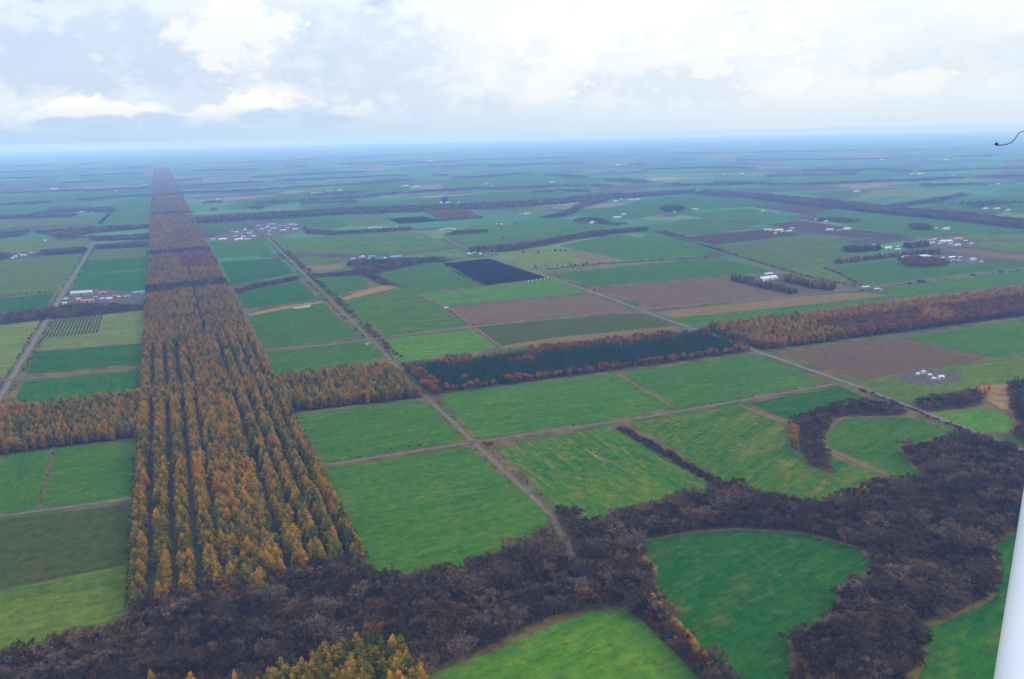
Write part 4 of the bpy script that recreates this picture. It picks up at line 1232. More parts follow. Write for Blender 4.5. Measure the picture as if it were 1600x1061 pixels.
for side in (-8, 9, 12):
    stand('shrub', 'tree_lined_road', along(np.array([(286 + side, 1290), (300 + side, 2300), (306 + side, 2900)]), 14, 2.5, .6), 3.0, .35, 1.0, (.55, .25))
stand('oak', 'tree_lined_road_oaks', along(np.array([(296, 1180), (298, 1300), (300, 1420)]), 7, 5, .8), 7.5, .2, 1.1, (.30, .2))
stand('bare', 'tree_lined_road_trees', along(np.array([(300, 1500), (312, 2300)]), 10, 6, .8), 8, .2, 1.1, (.40, .2))
stand('larch', 'tree_lined_road_larches', along(np.array([(314, 2150), (318, 2500)]), 9, 5, .9), 10, .2, 1.2, (.45, .2))
stand('shrub', 'left_road', np.r_[along(np.array([(-231, 1100), (-231, 2900)]), 9, 2, .5), along(np.array([(-212, 1100), (-212, 2900)]), 9, 2, .5)], 2.5, .3, 1.1, (.5, .25))
for ln_, wd, label in DITCHES[:4] + DITCHES[5:]:
    stand('shrub', 'ditch_scrub', along(ln_, 5.5, wd * .3, .8), 2.6, .35, 1.4, (.35, .25))
stand('shrub', 'country_road', along(lin((1330, 604), (1400, 632), (1460, 655), (1560, 692)) + np.array([(0, -9)]), 3.2, 3, .7), 2.6, .3, 1.2, (.5, .2))
stand('shrub', 'country_road_far', along(lin((1010, 484), (985, 476), (950, 463), (860, 431)) + np.array([(8, 0)]), 8, 2, .5), 2.2, .3, 1.2, (.5, .2))
stand('shrub', 'black_field_edge', along(lin((696, 415), (720, 430), (758, 446)), 7, 3, .8), 4.0, .3, 1.2, (.75, .2))
stand('shrub', 'brown_field_edge', along(lin((695, 478), (716, 497), (745, 512)), 7, 2, .6), 2.2, .3, 1.2, (.4, .2))
stand('shrub', 'east_road', along(lin((1345, 454), (1372, 450), (1480, 437), (1600, 422)), 14, 4, .5), 2.6, .4, 1.4, (.4, .3))
stand('shrub', 'east_road_bush', GP([(1434, 441), (1437, 441), (1440, 440), (1443, 440), (1421, 444), (1520, 431), (1563, 426), (1567, 425)]), 5, .2, 1.5, (.55, .2))
stand('shrub', 'left_ditch', along(lin((86, 700), (74, 745), (60, 790)), 6, 1.2, .5), 1.3, .3, 1.2, (.4, .2))
stand('shrub', 'belt_foot', np.r_[along(np.array([(117, 600), (117, 980)]), 3.0, 1.5, .6), along(np.array([(-55, 640), (-55, 980)]), 4.0, 1.2, .4)], 2.0, .35, 1.2, (.45, .25))

# ------------------------------------------------------------------ stand the trees: the 300 largest of each kind singly, the rest as masses
ORD = ['first', 'second', 'third', 'fourth', 'fifth', 'sixth', 'seventh', 'eighth', 'ninth', 'tenth']


def ordinal(i):
    if i < 10:
        return ORD[i]
    n = i + 1
    return '%d%s' % (n, 'th' if 10 < n % 100 < 14 else {1: 'st', 2: 'nd', 3: 'rd'}.get(n % 10, 'th'))


STRIP_WORDS = ['leftmost strip of the long belt', 'second strip from the left of the long belt', 'third strip from the left of the long belt', 'fourth strip from the left of the long belt', 'wide middle block of the long belt', 'fourth strip from the right of the long belt', 'third strip from the right of the long belt', 'second strip from the right of the long belt', 'rightmost strip of the long belt']
PLACE = {
    'grove': 'in the grove at the bottom edge', 'lone_larches': 'at the bottom edge left of the grove', 'field_edge_larches': 'along the edge of the bright green field',
    'horseshoe_larches': 'in the golden clump of the horseshoe wood', 'wood_edge_larches': 'at the upper edge of the bare wood', 'east_field_larches': 'by the rough grass at right',
    'left_arm': 'in the left arm of the cross belt', 'right_arm': 'in the arm between belt and firs', 'east_belt': 'in the right arm of the cross belt',
    'fir_plantation': 'in the dark plantation', 'east_edge_firs': 'at the right edge', 'fir_oval': 'in the distant dark oval', 'pale_field_firs': 'in the line on the pale field',
    'fir_front_oaks': 'along the front of the fir plantation', 'fir_corner_oaks': 'at the left end of the fir plantation', 'fir_oaks': 'among the firs', 'valley_oaks': 'amid the bare valley wood',
    'east_belt_oak': 'in the right arm of the cross belt', 'belt_far_oak': 'in the long belt', 'tree_lined_road_oaks': 'along the tree-lined road', 'farm_oaks': 'before the blue-roofed farm', 'lone_round_trees': 'alone in the middle fields', 'red_bush_row': 'in the low row beyond the black field',
    'valley_wood': 'in the valley wood below the belt', 'east_wood': 'in the broad wood at lower right', 'horseshoe': 'in the horseshoe wood', 'road_clump': 'in the clump across the road', 'right_clump': 'in the clump at the right edge',
    'wood_edge_birches': 'in the valley wood', 'near_ditch': 'in the ditch between two near fields', 'wood_ditch_red': 'at the top of the scrubby ditch', 'crossroad_track': 'along the track through the crossroads', 'east_track': 'along the track before the firs', 'crossroad_corner': 'near the crossroads', 'red_thicket': 'in the dark red thicket by the wood', 'belt_foot': 'at the foot of the long belt', 'country_road': 'along the grey country road', 'left_ditch': 'in the ditch line at left',
}
NOUN = {'larch': ('larch_tree', 'larch', 'tree'), 'fir': ('fir_tree', 'fir tree', 'tree'), 'oak': ('oak_tree', 'round tree', 'tree'), 'bare': ('bare_tree', 'leafless tree', 'tree'), 'shrub': ('shrub', 'shrub', 'shrub'), 'birch': ('birch_tree', 'leafless birch', 'tree')}
LIMIT = {'larch': 300, 'fir': 300, 'oak': 300, 'bare': 300, 'shrub': 300, 'birch': 300}


def colour_word(kind, t_):
    if kind == 'larch':
        return 'green' if t_ < .34 else 'gold-green' if t_ < .48 else 'golden' if t_ < .64 else 'orange'
    if kind == 'fir':
        return 'dark green'
    if kind == 'oak':
        return 'dull brown' if t_ < .3 else 'russet' if t_ < .7 else 'bright russet'
    if kind == 'birch':
        return 'pale-trunked'
    if kind == 'bare':
        return 'dark brown' if t_ < .28 else 'grey-brown' if t_ < .55 else 'pale grey' if t_ < .82 else 'rust-tinged'
    return 'dark brown' if t_ < .33 else 'brown' if t_ < .65 else 'reddish'


MASS_NAME = {'birch': 'birch_wood', 'larch': 'larch_wood', 'fir': 'fir_wood', 'oak': 'oak_wood', 'bare': 'bare_wood', 'shrub': 'scrub'}
for kind in ('larch', 'fir', 'oak', 'bare', 'birch', 'shrub'):
    rows = []
    for si, (k, key, P) in enumerate(STANDS):
        if k == kind:
            rows += [(si, j) for j in range(len(P))]
    rows = np.array(rows)
    allp = np.array([STANDS[si][2][j] for si, j in rows])
    top = project(allp[:, :2], allp[:, 4] * .8)
    vis = (top[:, 0] > 6) & (top[:, 0] < PW - 6) & (top[:, 1] < PH - 4) & (top[:, 1] > 0)
    size = np.where(vis, allp[:, 4] / np.linalg.norm(allp[:, :2], axis=1), -1)
    pick = np.argsort(-size)[:LIMIT[kind]]
    pick = pick[size[pick] > 0]
    sel = set(pick.tolist())
    # labels
    recs = []
    for i in pick:
        si, j = rows[i]
        recs.append((STANDS[si][1], allp[i], top[i]))
    byst = {}
    for rc in recs:
        byst.setdefault(rc[0], []).append(rc)
    noun, word, cat = NOUN[kind]
    for key, lst in byst.items():
        strips = key.startswith('belt_strip_')
        if strips:
            lst.sort(key=lambda q: q[1][1])
        else:
            lst.sort(key=lambda q: q[2][0])
        seen = {}
        for pos_, (kk, a, tp) in enumerate(lst):
            cw = colour_word(kind, a[6])
            if strips:
                s_ = int(key.split('_')[-1])
                label = '%s %s, %s from the near end, %s' % (cw, word, ordinal(pos_), STRIP_WORDS[s_])
                grp = 'larches of the ' + STRIP_WORDS[s_]
            else:
                place = PLACE.get(key, 'by the ' + key.replace('_', ' '))
                if key == 'valley_wood':
                    place = 'below the lower left field' if tp[0] < 205 else 'below the near end of the belt' if tp[0] < 410 else 'just behind the bottom grove' if tp[0] < 670 else 'above the bright green field'
                elif key == 'fir_plantation':
                    place = 'in the %s row of the plantation' % ordinal(int((a[1] - 999) // 4.3))
                q_ = (cw, place)
                seen[q_] = seen.get(q_, 0) + 1
                label = '%s %s, %s such from left, %s' % (cw, word, ordinal(seen[q_] - 1), place)
                grp = '%s %s' % (word.replace('larch', 'larche').replace('tree', 'tree') + 's', place)
            root = bpy.data.objects.new(noun, None)
            root.empty_display_size = 1
            link(root)
            root.location = (a[0], a[1], 0)
            root.rotation_euler = (rng.normal(0, .025), rng.normal(0, .025), a[2])
            root.scale = (a[3], a[3], a[4])
            tag(root, label, cat, grp)
            cm, tm, _ = KINDS[kind][int(a[5])]
            c_ = bpy.data.objects.new('crown', cm); c_['tint'] = float(a[6]); link(c_, root)
            t_o = bpy.data.objects.new('trunk', tm); t_o['tint'] = float(a[6]); link(t_o, root)
    # the rest
    for si, (k, key, P) in enumerate(STANDS):
        if k != kind:
            continue
        mine = np.array([(rows[i][0] == si) for i in range(0)])
    idx = np.array([i for i in range(len(rows)) if i not in sel])
    groups = {}
    for i in idx:
        key = STANDS[rows[i][0]][1]
        key = 'belt_near' if key.startswith('belt_strip') or key == 'belt_fill' else key
        groups.setdefault(key, []).append(i)
    for key, ii in groups.items():
        base = {'larch': 'autumn larches of the ', 'fir': 'dark firs of the ', 'oak': 'russet broadleaf trees of the ', 'bare': 'leafless trees of the ', 'birch': 'pale birches of the ', 'shrub': 'low scrub of the '}[kind]
        tree_mass(MASS_NAME[kind], kind, allp[ii], base + key.replace('_', ' ') + ' beyond the nearest ones', 'scrub' if kind == 'shrub' else 'wood')
    print(kind, len(rows), 'in all;', len(pick), 'single')

# ------------------------------------------------------------------ farm buildings


def paint(name, c, rough=.5):
    c = tuple(.56 * q for q in c)
    m, t, b = new_mat(name, rough)
    co = t.node('ShaderNodeTexCoord').outputs['Object']
    n = t.noise(co, .5, 4, .6)
    t.l.new(t.mix(t.maprange(n, .4, .75), c, tuple(q * .72 for q in c)), b.inputs['Base Color'])
    b.inputs['Specular IOR Level'].default_value = .4
    return m


ROOF = dict(white=paint('white_sheet_roof', (.50, .51, .52)), grey=paint('grey_sheet_roof', (.36, .38, .42)), blue=paint('blue_sheet_roof', (.09, .22, .52)),
            sky=paint('pale_blue_sheet_roof', (.24, .46, .66)), red=paint('red_sheet_roof', (.42, .075, .055)), orange=paint('orange_sheet_roof', (.52, .15, .075)), green=paint('green_sheet_roof', (.18, .32, .25)),
            cream=paint('cream_sheet_roof', (.62, .62, .48)))
WALL = [paint('white_wall', (.72, .72, .70)), paint('grey_wall', (.38, .38, .38)), paint('tan_wall', (.42, .34, .26))]
MAT_DOOR = paint('dark_doorway', (.03, .03, .035))
MAT_GLASS, _t, _b = new_mat('window_glass', .15)
_b.inputs['Base Color'].default_value = (.04, .05, .06, 1); _b.inputs['Specular IOR Level'].default_value = .5


def box(x0, x1, y0, y1, z0, z1):
    v = [(x0, y0, z0), (x1, y0, z0), (x1, y1, z0), (x0, y1, z0), (x0, y0, z1), (x1, y0, z1), (x1, y1, z1), (x0, y1, z1)]
    f = [(3, 2, 1, 0), (4, 5, 6, 7), (0, 1, 5, 4), (1, 2, 6, 5), (2, 3, 7, 6), (3, 0, 4, 7)]
    return v, f


def building(loc, L, D, ang, roofc, label, group, arch=False):
    """barn or house, long side along local X, facing the camera with its -Y side"""
    root = bpy.data.objects.new('farm_building', None); link(root)
    root.location = (loc[0], loc[1], -max(0.0, math.hypot(loc[0], loc[1]) - 5500.0) ** 2 / (2 * 1.6e7)); root.rotation_euler = (0, 0, ang)
    tag(root, label, 'building', group)
    hw = 3.2 + .05 * D + rng.uniform(-.3, .6)
    a, d = L / 2, D / 2
    wm = WALL[int(rng.integers(0, 3)) if roofc not in ('white',) else 0]
    if arch:
        n = 9
        v, f = [], []
        for xs in (-a, a):
            for k in range(n):
                th = math.pi * k / (n - 1)
                v.append((xs, -d * math.cos(th), .05 + d * .95 * math.sin(th)))
        for k in range(n - 1):
            f.append((k, k + 1, n + k + 1, n + k))
        f2 = [tuple(range(n - 1, -1, -1)), tuple(range(n, 2 * n))]
        mesh_obj('roof', v, f, ROOF[roofc], root)
        mesh_obj('end_wall', [(x * .985, y * .97, z * .97) for x, y, z in v], f2, WALL[0], root)
        v, f = box(-d * .35, d * .35, -.06, .06, 0, d * .6)
        dm = mesh_obj('door', [(a * .985 + y + .02, x, z) for x, y, z in v], [tuple(reversed(q)) for q in f], MAT_DOOR, root)
        return root
    rise = max(1.4, D * .22)
    ov = .5
    v = [(-a, -d, 0), (a, -d, 0), (a, d, 0), (-a, d, 0), (-a, -d, hw), (a, -d, hw), (a, d, hw), (-a, d, hw), (-a, 0, hw + rise), (a, 0, hw + rise)]
    f = [(0, 1, 5, 4), (2, 3, 7, 6), (1, 2, 6, 9, 5), (3, 0, 4, 8, 7)]
    mesh_obj('wall', v, f, wm, root)
    sl = rise / d
    zt, ze = hw + rise + .25, hw - sl * ov + .25
    A, Dd = a + ov, d + ov
    v = [(-A, -Dd, ze), (A, -Dd, ze), (A, 0, zt), (-A, 0, zt), (A, Dd, ze), (-A, Dd, ze)]
    v += [(x, y, z - .18) for x, y, z in v]
    f = [(0, 1, 2, 3), (3, 2, 4, 5), (7, 6, 9, 8), (8, 9, 11, 10), (0, 6, 7, 1), (4, 10, 11, 5), (1, 7, 8, 2), (2, 8, 10, 4), (3, 9, 6, 0), (5, 11, 9, 3)]
    mesh_obj('roof', v, f, ROOF[roofc], root)
    v, f = box(-min(2.2, a * .3), min(2.2, a * .3), -d - .06, -d + .02, 0, hw * .78)
    mesh_obj('door', v, f, MAT_DOOR, root)
    if L > 9:
        for sx in (-.68, .68):
            v, f = box(sx * a - a * .16, sx * a + a * .16, -d - .05, -d + .02, hw * .42, hw * .74)
            mesh_obj('window', v, f, MAT_GLASS, root)
    return root


CLUSTERS = {
    'red-roofed farm left of the belt': [(128, 460, 31, 'grey', 0), (161, 459, 13, 'red', 0), (103, 467, 6, 'sky', 1), (101, 476, 6, 'white', 0), (137, 472, 19, 'red', 0), (150, 466, 6, 'blue', 0), (160, 467, 7, 'sky', 1), (171, 467, 9, 'white', 1), (180, 464, 7, 'red', 0), (186, 464, 5, 'white', 1), (199, 465, 11, 'blue', 0), (217, 459, 17, 'blue', 0), (123, 469, 6, 'white', 0), (141, 477, 6, 'sky', 0)],
    'farm at the left edge': [(20, 404, 4, 'white', 0), (25, 402, 4, 'white', 0), (31, 399, 4, 'red', 0), (37, 400, 8, 'white', 0), (48, 397, 5, 'grey', 0), (56, 396, 7, 'red', 0)],
    'distant wooded farm at left': [(120, 334, 6, 'white', 0), (129, 332, 8, 'white', 0), (146, 332, 4, 'white', 1), (194, 371, 9, 'white', 0), (71, 377, 3, 'white', 0)],
    'white-roofed farm beside the belt': [(348, 375, 13, 'white', 0), (373, 375, 14, 'white', 0), (383, 360, 5, 'white', 0), (370, 364, 6, 'white', 0), (380, 371, 7, 'white', 0), (397, 370, 6, 'white', 0), (388, 365, 5, 'sky', 0), (364, 363, 4, 'grey', 0), (384, 375, 4, 'white', 0), (368, 370, 6, 'sky', 0), (392, 366, 4, 'white', 0), (377, 367, 4, 'red', 0), (389, 375, 4, 'white', 0), (333, 375, 7, 'grey', 0), (394, 362, 4, 'green', 0)],
    'blue and white farm across the road': [(404, 354, 6, 'sky', 0), (410, 359, 7, 'sky', 0), (418, 356, 6, 'white', 0), (427, 358, 7, 'white', 0), (424, 352, 14, 'blue', 0), (437, 354, 8, 'blue', 0), (443, 361, 9, 'white', 0), (455, 352, 8, 'white', 0), (461, 359, 8, 'white', 0), (421, 362, 4, 'white', 0), (450, 357, 4, 'orange', 0), (421, 367, 5, 'green', 0), (446, 354, 5, 'grey', 0), (462, 352, 4, 'white', 0)],
    'orange-roofed farm in the middle distance': [(583, 358, 16, 'orange', 0), (595, 357, 5, 'white', 0), (605, 357, 7, 'white', 0), (617, 357, 9, 'grey', 0), (612, 361, 3, 'white', 1), (540, 363, 7, 'white', 0)],
    'long white sheds by the road bend': [(690, 360, 7, 'white', 0), (699, 359, 11, 'grey', 0), (709, 359, 6, 'white', 0)],
    'farm in the stream wood': [(552, 406, 8, 'sky', 0), (567, 402, 6, 'white', 0), (565, 404, 9, 'orange', 0), (577, 406, 5, 'white', 0), (581, 402, 12, 'blue', 0), (602, 405, 4, 'cream', 0), (618, 403, 20, 'blue', 0)],
    'farm above the black field': [(733, 397, 7, 'white', 1), (741, 397, 7, 'green', 0), (754, 394, 7, 'white', 0), (763, 394, 8, 'white', 0), (773, 393, 4, 'white', 0), (750, 398, 4, 'white', 0)],
    'distant farm row beyond the second belt': [(689, 317, 6, 'white', 0), (699, 317, 7, 'white', 0), (717, 317, 5, 'white', 0)],
    'far farm in the trees right of the belt': [(490, 303, 9, 'white', 0), (500, 302, 5, 'white', 0), (508, 303, 5, 'white', 0), (513, 299, 5, 'white', 0), (519, 298, 3, 'white', 0), (531, 298, 9, 'white', 0), (340, 312, 5, 'white', 0)],
    'far blue-roofed farm': [(634, 291, 9, 'white', 0), (650, 293, 13, 'sky', 0), (628, 292, 5, 'grey', 0), (759, 288, 12, 'red', 0), (769, 291, 4, 'white', 0)],
    'red-roofed house among round trees': [(793, 352, 8, 'red', 0), (784, 351, 4, 'grey', 0), (776, 351, 3, 'white', 0)],
    'white shed in the far stream wood': [(822, 335, 9, 'white', 0), (813, 335, 5, 'sky', 0), (829, 334, 4, 'red', 0)],
    'farm with the long white shed by round clumps': [(926, 344, 7, 'red', 0), (913, 347, 5, 'blue', 0), (928, 349, 16, 'white', 0), (974, 336, 8, 'white', 0), (964, 341, 14, 'sky', 0)],
    'farm below the second belt': [(962, 315, 8, 'white', 0), (986, 313, 12, 'blue', 0), (996, 312, 8, 'white', 0), (970, 312, 6, 'grey', 0)],
    'sheds by the dark fir oval': [(1084, 328, 9, 'grey', 0), (1054, 332, 4, 'white', 0), (1192, 331, 4, 'white', 0), (1090, 328, 4, 'white', 0)],
    'white barns along the pale road': [(1199, 360, 9, 'white', 0), (1206, 361, 6, 'sky', 0), (1216, 361, 15, 'white', 0), (1233, 362, 10, 'white', 0), (1237, 358, 8, 'grey', 0), (1211, 366, 4, 'white', 0), (1222, 363, 6, 'white', 0)],
    'white barns behind the dark field': [(1277, 345, 20, 'white', 0), (1291, 347, 7, 'white', 0), (1301, 342, 8, 'blue', 0), (1319, 346, 14, 'sky', 0), (1297, 345, 5, 'grey', 0)],
    'blue sheds on the dark field': [(1296, 360, 13, 'sky', 0), (1311, 361, 9, 'blue', 0), (1323, 359, 13, 'white', 0)],
    'long white barn among larches': [(1199, 437, 36, 'white', 0), (1200, 430, 17, 'grey', 0), (1193, 441, 9, 'grey', 0)],
    'farm with the bright white barn': [(1386, 389, 15, 'white', 0), (1372, 387, 11, 'grey', 0), (1365, 384, 5, 'white', 0), (1402, 387, 8, 'grey', 0), (1402, 391, 10, 'white', 0)],
    'red-roofed farm at right': [(1455, 377, 14, 'red', 0), (1456, 381, 9, 'white', 0), (1460, 375, 6, 'white', 0), (1477, 379, 18, 'white', 0), (1495, 375, 18, 'red', 0), (1495, 384, 12, 'white', 0), (1517, 382, 5, 'white', 0), (1484, 383, 6, 'sky', 0), (1508, 378, 7, 'grey', 0), (1467, 383, 5, 'grey', 0)],
    'blue-roofed farm at right': [(1415, 402, 9, 'red', 0), (1410, 404, 5, 'white', 0), (1441, 402, 18, 'white', 0), (1451, 402, 6, 'white', 0), (1457, 405, 7, 'blue', 0), (1470, 405, 11, 'sky', 0), (1486, 404, 13, 'cream', 0), (1499, 404, 9, 'green', 0), (1488, 409, 10, 'blue', 0), (1497, 409, 8, 'blue', 0), (1517, 408, 25, 'blue', 0), (1468, 412, 4, 'white', 0), (1532, 411, 6, 'grey', 0)],
    'grey sheds by the side road': [(1351, 451, 15, 'grey', 0), (1369, 454, 9, 'sky', 0), (1375, 455, 5, 'blue', 0)],
    'teal-roofed farm by the small wood': [(1477, 359, 13, 'sky', 0), (1462, 358, 5, 'white', 0), (1480, 357, 9, 'red', 0)],
    'distant farm at the right edge': [(1338, 300, 9, 'white', 0), (1539, 327, 9, 'white', 0), (1557, 327, 10, 'white', 0), (1575, 329, 8, 'sky', 0), (1478, 312, 8, 'white', 0), (1573, 331, 7, 'red', 0)],
    'small scrap farmyard': [(1469, 592, 10, 'white', 0), (1451, 589, 7, 'grey', 0), (1441, 584, 7, 'grey', 0), (1432, 588, 6, 'grey', 0), (1457, 595, 4, 'sky', 0)],
    'far white farms below the horizon': [(690, 273, 14, 'white', 0), (671, 251, 8, 'white', 0), (711, 278, 9, 'white', 0), (793, 259, 9, 'white', 0), (804, 259, 6, 'white', 0), (863, 285, 9, 'white', 0), (965, 258, 11, 'white', 0), (1070, 278, 17, 'red', 0), (1131, 273, 5, 'white', 0), (1178, 272, 4, 'white', 0), (1160, 272, 5, 'white', 0), (1424, 272, 7, 'white', 0), (1438, 272, 13, 'white', 0), (1490, 274, 4, 'white', 0), (1478, 250, 11, 'white', 0), (1559, 288, 6, 'white', 0), (1307, 246, 3, 'white', 0), (1377, 250, 7, 'white', 0), (84, 296, 9, 'white', 0), (182, 299, 5, 'white', 0), (227, 289, 6, 'white', 0), (1296, 256, 4, 'white', 0)],
    'hut beside the brown field': [(697, 484, 7, 'grey', 0)],
}
COLW = {'white': 'white-roofed', 'grey': 'grey-roofed', 'blue': 'blue-roofed', 'sky': 'pale blue-roofed', 'red': 'red-roofed', 'orange': 'orange-roofed', 'green': 'green-roofed', 'cream': 'cream-roofed'}
for cname, items in CLUSTERS.items():
    items = sorted(items, key=lambda q: q[0])
    cnt = {}
    for x, y, wpx, rc, arch in items:
        k = (rc, arch)
        cnt[k] = cnt.get(k, 0) + 1
    used = {}
    for x, y, wpx, rc, arch in items:
        g0 = G(x, y)
        dist = math.hypot(math.hypot(*g0), CH)
        L = wpx * dist / FPX * .84
        # most farm buildings follow the survey grid, some are turned
        ang = rng.normal(0, .05) if rng.random() < .8 else rng.uniform(-.5, .5)
        L = L / max(.6, abs(math.cos(ang - .25)))
        D = float(np.clip(L * .42, 5.5, 17)) if not arch else float(np.clip(L * .7, 5, 12))
        L = max(L, 6)
        k = (rc, arch)
        used[k] = used.get(k, 0) + 1
        noun = 'round-topped shed' if arch else ('long barn' if L > 26 else 'farm building')
        cw = COLW[rc] if not arch else COLW[rc].replace('-roofed', '')
        if cnt[k] > 1:
            label = '%s %s, %s such from left, %s' % (cw, noun, ordinal(used[k] - 1), cname)
        else:
            label = '%s %s of the %s' % (cw, noun, cname)
        building(g0, L, D, ang, rc, label, cname, bool(arch))

# ------------------------------------------------------------------ rows of saplings on the pale field
row_a, row_b = G(80, 512), G(156, 507)
xs = np.arange(row_a[0], row_b[0], 5.6)
for i, x in enumerate(xs):
    y0, y1 = G(118, 524)[1], G(118, 494 + 4 * (i < 6))[1]
    tr = Tri()
    for yy in np.arange(y0, y1, 3.0):
        h = rng.uniform(1.6, 2.8)
        c = np.array([rng.normal(0, .25), yy - y0 + rng.normal(0, .3), 0])
        for q in range(6):
            th = rng.uniform(0, 6.28)
            tr.quad(c + np.array([0, 0, .2]), sph(th, 1.1) * h, sph(th + 1.57, 0) * h * .28, rng.uniform(0, 1))
    me = tr.mesh('sapling_row', LEAF['shrub'])
    o = link(bpy.data.objects.new('sapling_row', me))
    o['tint'] = .22
    o.location = (x, y0, .05)
    tag(o, 'dark row of saplings, %s from the left on the pale field' % ordinal(i), 'tree row', 'rows of saplings on the pale field')

# ------------------------------------------------------------------ cars, bales, sign
MAT_TYRE = paint('black_rubber', (.02, .02, .02), .8)


def car(loc, ang, c, label):
    root = bpy.data.objects.new('car', None); link(root)
    root.location = (loc[0], loc[1], .16); root.rotation_euler = (0, 0, ang)
    tag(root, label, 'car')
    bm_ = paint('car_paint', c, .25)
    v = [(-2.1, -.85, .35), (2.1, -.85, .35), (2.1, .85, .35), (-2.1, .85, .35), (-2.15, -.85, .75), (2.1, -.85, .7), (2.1, .85, .7), (-2.15, .85, .75), (-2.1, -.8, .95), (1.0, -.82, .95), (1.0, .82, .95), (-2.1, .8, .95)]
    f = [(3, 2, 1, 0), (0, 1, 5, 4), (2, 3, 7, 6), (1, 2, 6, 5), (3, 0, 4, 7), (4, 5, 9, 8), (6, 7, 11, 10), (5, 6, 10, 9), (7, 4, 8, 11), (8, 9, 10, 11)]
    mesh_obj('body', v, f, bm_, root)
    v = [(-1.9, -.76, .95), (.9, -.76, .95), (.9, .76, .95), (-1.9, .76, .95), (-1.5, -.62, 1.45), (.2, -.62, 1.45), (.2, .62, 1.45), (-1.5, .62, 1.45)]
    f = [(0, 1, 5, 4), (1, 2, 6, 5), (2, 3, 7, 6), (3, 0, 4, 7)]
    mesh_obj('window', v, f, MAT_GLASS, root)
    v, f = box(-1.5, .2, -.62, .62, 1.44, 1.5)
    mesh_obj('roof', v, f, bm_, root)
    for sx in (-1.35, 1.35):
        for sy in (-.78, .78):
            vv, ff = [], []
            for k in range(12):
                th = 6.283 * k / 12
                vv += [(sx + .33 * math.cos(th), sy - .1, .33 + .33 * math.sin(th)), (sx + .33 * math.cos(th), sy + .1, .33 + .33 * math.sin(th))]
            for k in range(12):
                i, j = 2 * k, 2 * ((k + 1) % 12)
                ff.append((i, i + 1, j + 1, j))
            ff += [tuple(range(0, 24, 2)), tuple(range(23, 0, -2))]
            mesh_obj('wheel', vv, ff, MAT_TYRE, root)


car((-224, float(G(7, 606)[1])), H90, (.015, .016, .02), 'dark car on the straight road at the left edge')
gq = G(1307, 455)
car((gq[0], gq[1]), .05, (.75, .76, .78), 'white car on the side road by the long barn')

MAT_WRAP = paint('white_bale_wrap', (.78, .80, .80), .35)
for i, (x, y) in enumerate([(826, 440), (832, 439), (838, 438), (845, 437), (851, 436), (856, 435)]):
    vv, ff = [], []
    n = 14
    for xs_ in (-.75, -.68, .68, .75):
        rr = .66 if abs(xs_) > .7 else .75
        for k in range(n):
            th = 6.283 * k / n
            vv.append((xs_, rr * math.cos(th), .75 + rr * math.sin(th)))
    for rgn in range(3):
        for k in range(n):
            ff.append((rgn * n + k, rgn * n + (k + 1) % n, (rgn + 1) * n + (k + 1) % n, (rgn + 1) * n + k))
    ff += [tuple(range(n - 1, -1, -1)), tuple(range(3 * n, 4 * n))]
    o = mesh_obj('silage_bale', vv, ff, MAT_WRAP, smooth=False)
    gg = G(x, y)
    o.location = (gg[0], gg[1], .05); o.scale = (1.3, 1.3, 1.3); o.rotation_euler = (0, 0, rng.uniform(0, 3))
    tag(o, 'white wrapped bale below the black field, %s from left' % ordinal(i), 'bale', 'white bales below the black field')

gs = G(896, 868)
root = bpy.data.objects.new('sign_board', None); link(root); root.location = (gs[0], gs[1], 0); root.rotation_euler = (0, 0, -.3)
tag(root, 'small blank white board on posts beside the wood track', 'sign')
v, f = box(-1.6, 1.6, -.05, .05, 1.0, 2.2); mesh_obj('board', v, f, ROOF['white'], root)
for sx in (-1.2, 1.2):
    v, f = box(sx - .06, sx + .06, .06, .16, 0, 2.1); mesh_obj('post', v, f, WALL[1], root)

# ------------------------------------------------------------------ the aircraft the picture was taken from: wing strut and a loose cord


def cam_point(x, y, depth):
    r_ = pix_ray(x, y) * depth
    return ROT @ r_ + np.array([0, 0, CH])


MAT_STRUT, t, b = new_mat('white_aircraft_paint', .35)
b.inputs['Specular IOR Level'].default_value = .4
co = t.node('ShaderNodeTexCoord').outputs['Object']
t.l.new(t.mix(t.maprange(t.noise(co, 6, 3), .3, .8), (.58, .60, .63), (.52, .54, .57)), b.inputs['Base Color'])
b.inputs['Specular IOR Level'].default_value = .5


def tube(path, rad, flat_=1.0, n=16):
    path = [np.asarray(q, float) for q in path]
    vv, ff = [], []
    for i, pt in enumerate(path):
        d = path[min(i + 1, len(path) - 1)] - path[max(i - 1, 0)]
        d /= np.linalg.norm(d)
        fw = ROT @ np.array([0, 0, -1.0])
        x = np.cross(d, fw); x /= np.linalg.norm(x)
        y = np.cross(x, d)
        for k in range(n):
            th = 6.283185 * k / n
            rr = rad[i] if hasattr(rad, '__len__') else rad
            vv.append(pt + x * rr * math.cos(th) + y * rr * flat_ * math.sin(th))
    for i in range(len(path) - 1):
        for k in range(n):
            ff.append((i * n + k, i * n + (k + 1) % n, (i + 1) * n + (k + 1) % n, (i + 1) * n + k))
    ff += [tuple(range(n - 1, -1, -1)), tuple(range((len(path) - 1) * n, len(path) * n))]
    return vv, ff


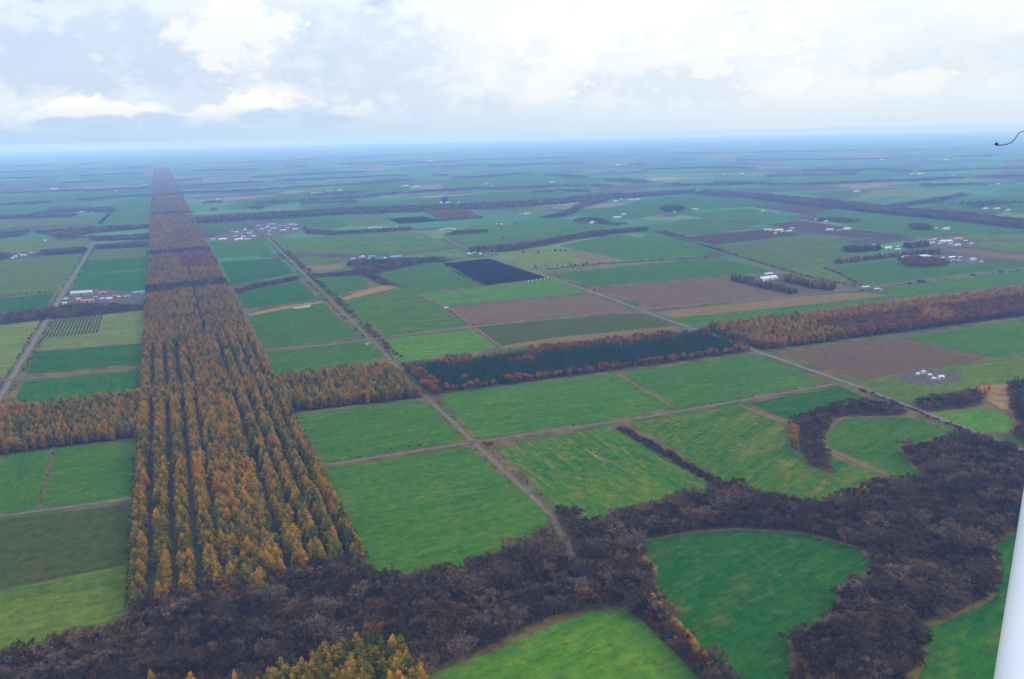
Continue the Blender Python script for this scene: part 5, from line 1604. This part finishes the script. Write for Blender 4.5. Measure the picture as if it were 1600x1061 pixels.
sp0 = cam_point(1626, 1061, 1.55); sp1 = cam_point(1667, 750, 1.75)
dv = sp1 - sp0
path = [sp0 + dv * k for k in np.linspace(-.9, 2.3, 12)]
base = path[0]
vv, ff = tube([q - base for q in path], .060, 1.5, 28)
o = mesh_obj('wing_strut', vv, ff, MAT_STRUT, smooth=True)
o.location = base
tag(o, 'white aircraft wing strut slanting across the lower right corner', 'aircraft strut')
strut_far = path[9]
cord = [cam_point(1557, 225, 1.9), cam_point(1559, 227, 1.9), cam_point(1566, 226.6, 1.9), cam_point(1575, 225, 1.9), cam_point(1581, 222, 1.9), cam_point(1585, 218.5, 1.9), cam_point(1589, 212, 1.9), cam_point(1592.5, 207.5, 1.9), cam_point(1597, 206, 1.9), cam_point(1604, 204, 1.9), cam_point(1630, 200, 1.9), strut_far]
vv, ff = tube([q - cord[0] for q in cord], [.0018, .0013] + [.0010] * 10, 1.0, 8)
mo = mesh_obj('loose_cord', vv, ff, MAT_TYRE, smooth=True)
mo.location = cord[0]
tag(mo, 'thin dark cord with a knotted end trailing at the upper right edge', 'cord')
vv, ff = tube([np.array([0, 0, -.0035]), np.array([0, 0, -.002]), np.array([0, 0, .001]), np.array([0, 0, .0035])], [.0012, .0036, .0036, .0014], 1.0, 10)
kn = mesh_obj('knot', vv, ff, MAT_TYRE, mo, smooth=True)

# ------------------------------------------------------------------ haze
Hx = 72000
hv, hf = box(-Hx, Hx, -Hx, Hx, -100.0, CH + 2.5)
hz = mesh_obj('haze', hv, hf, [])
m = bpy.data.materials.new('pale_haze'); m.use_nodes = True
t = NT(m.node_tree); t.n.clear()
pv = t.node('ShaderNodeVolumePrincipled')
pv.inputs['Color'].default_value = (.26, .48, 1.0, 1)
pv.inputs['Absorption Color'].default_value = (.55, .48, .48, 1)
pv.inputs['Density'].default_value = 9.0e-5
pv.inputs['Anisotropy'].default_value = 0.0
out = t.node('ShaderNodeOutputMaterial'); t.l.new(pv.outputs[0], out.inputs['Volume'])
hz.data.materials.append(m)
tag(hz, 'thin blue haze lying over the whole plain', 'haze', kind='stuff')
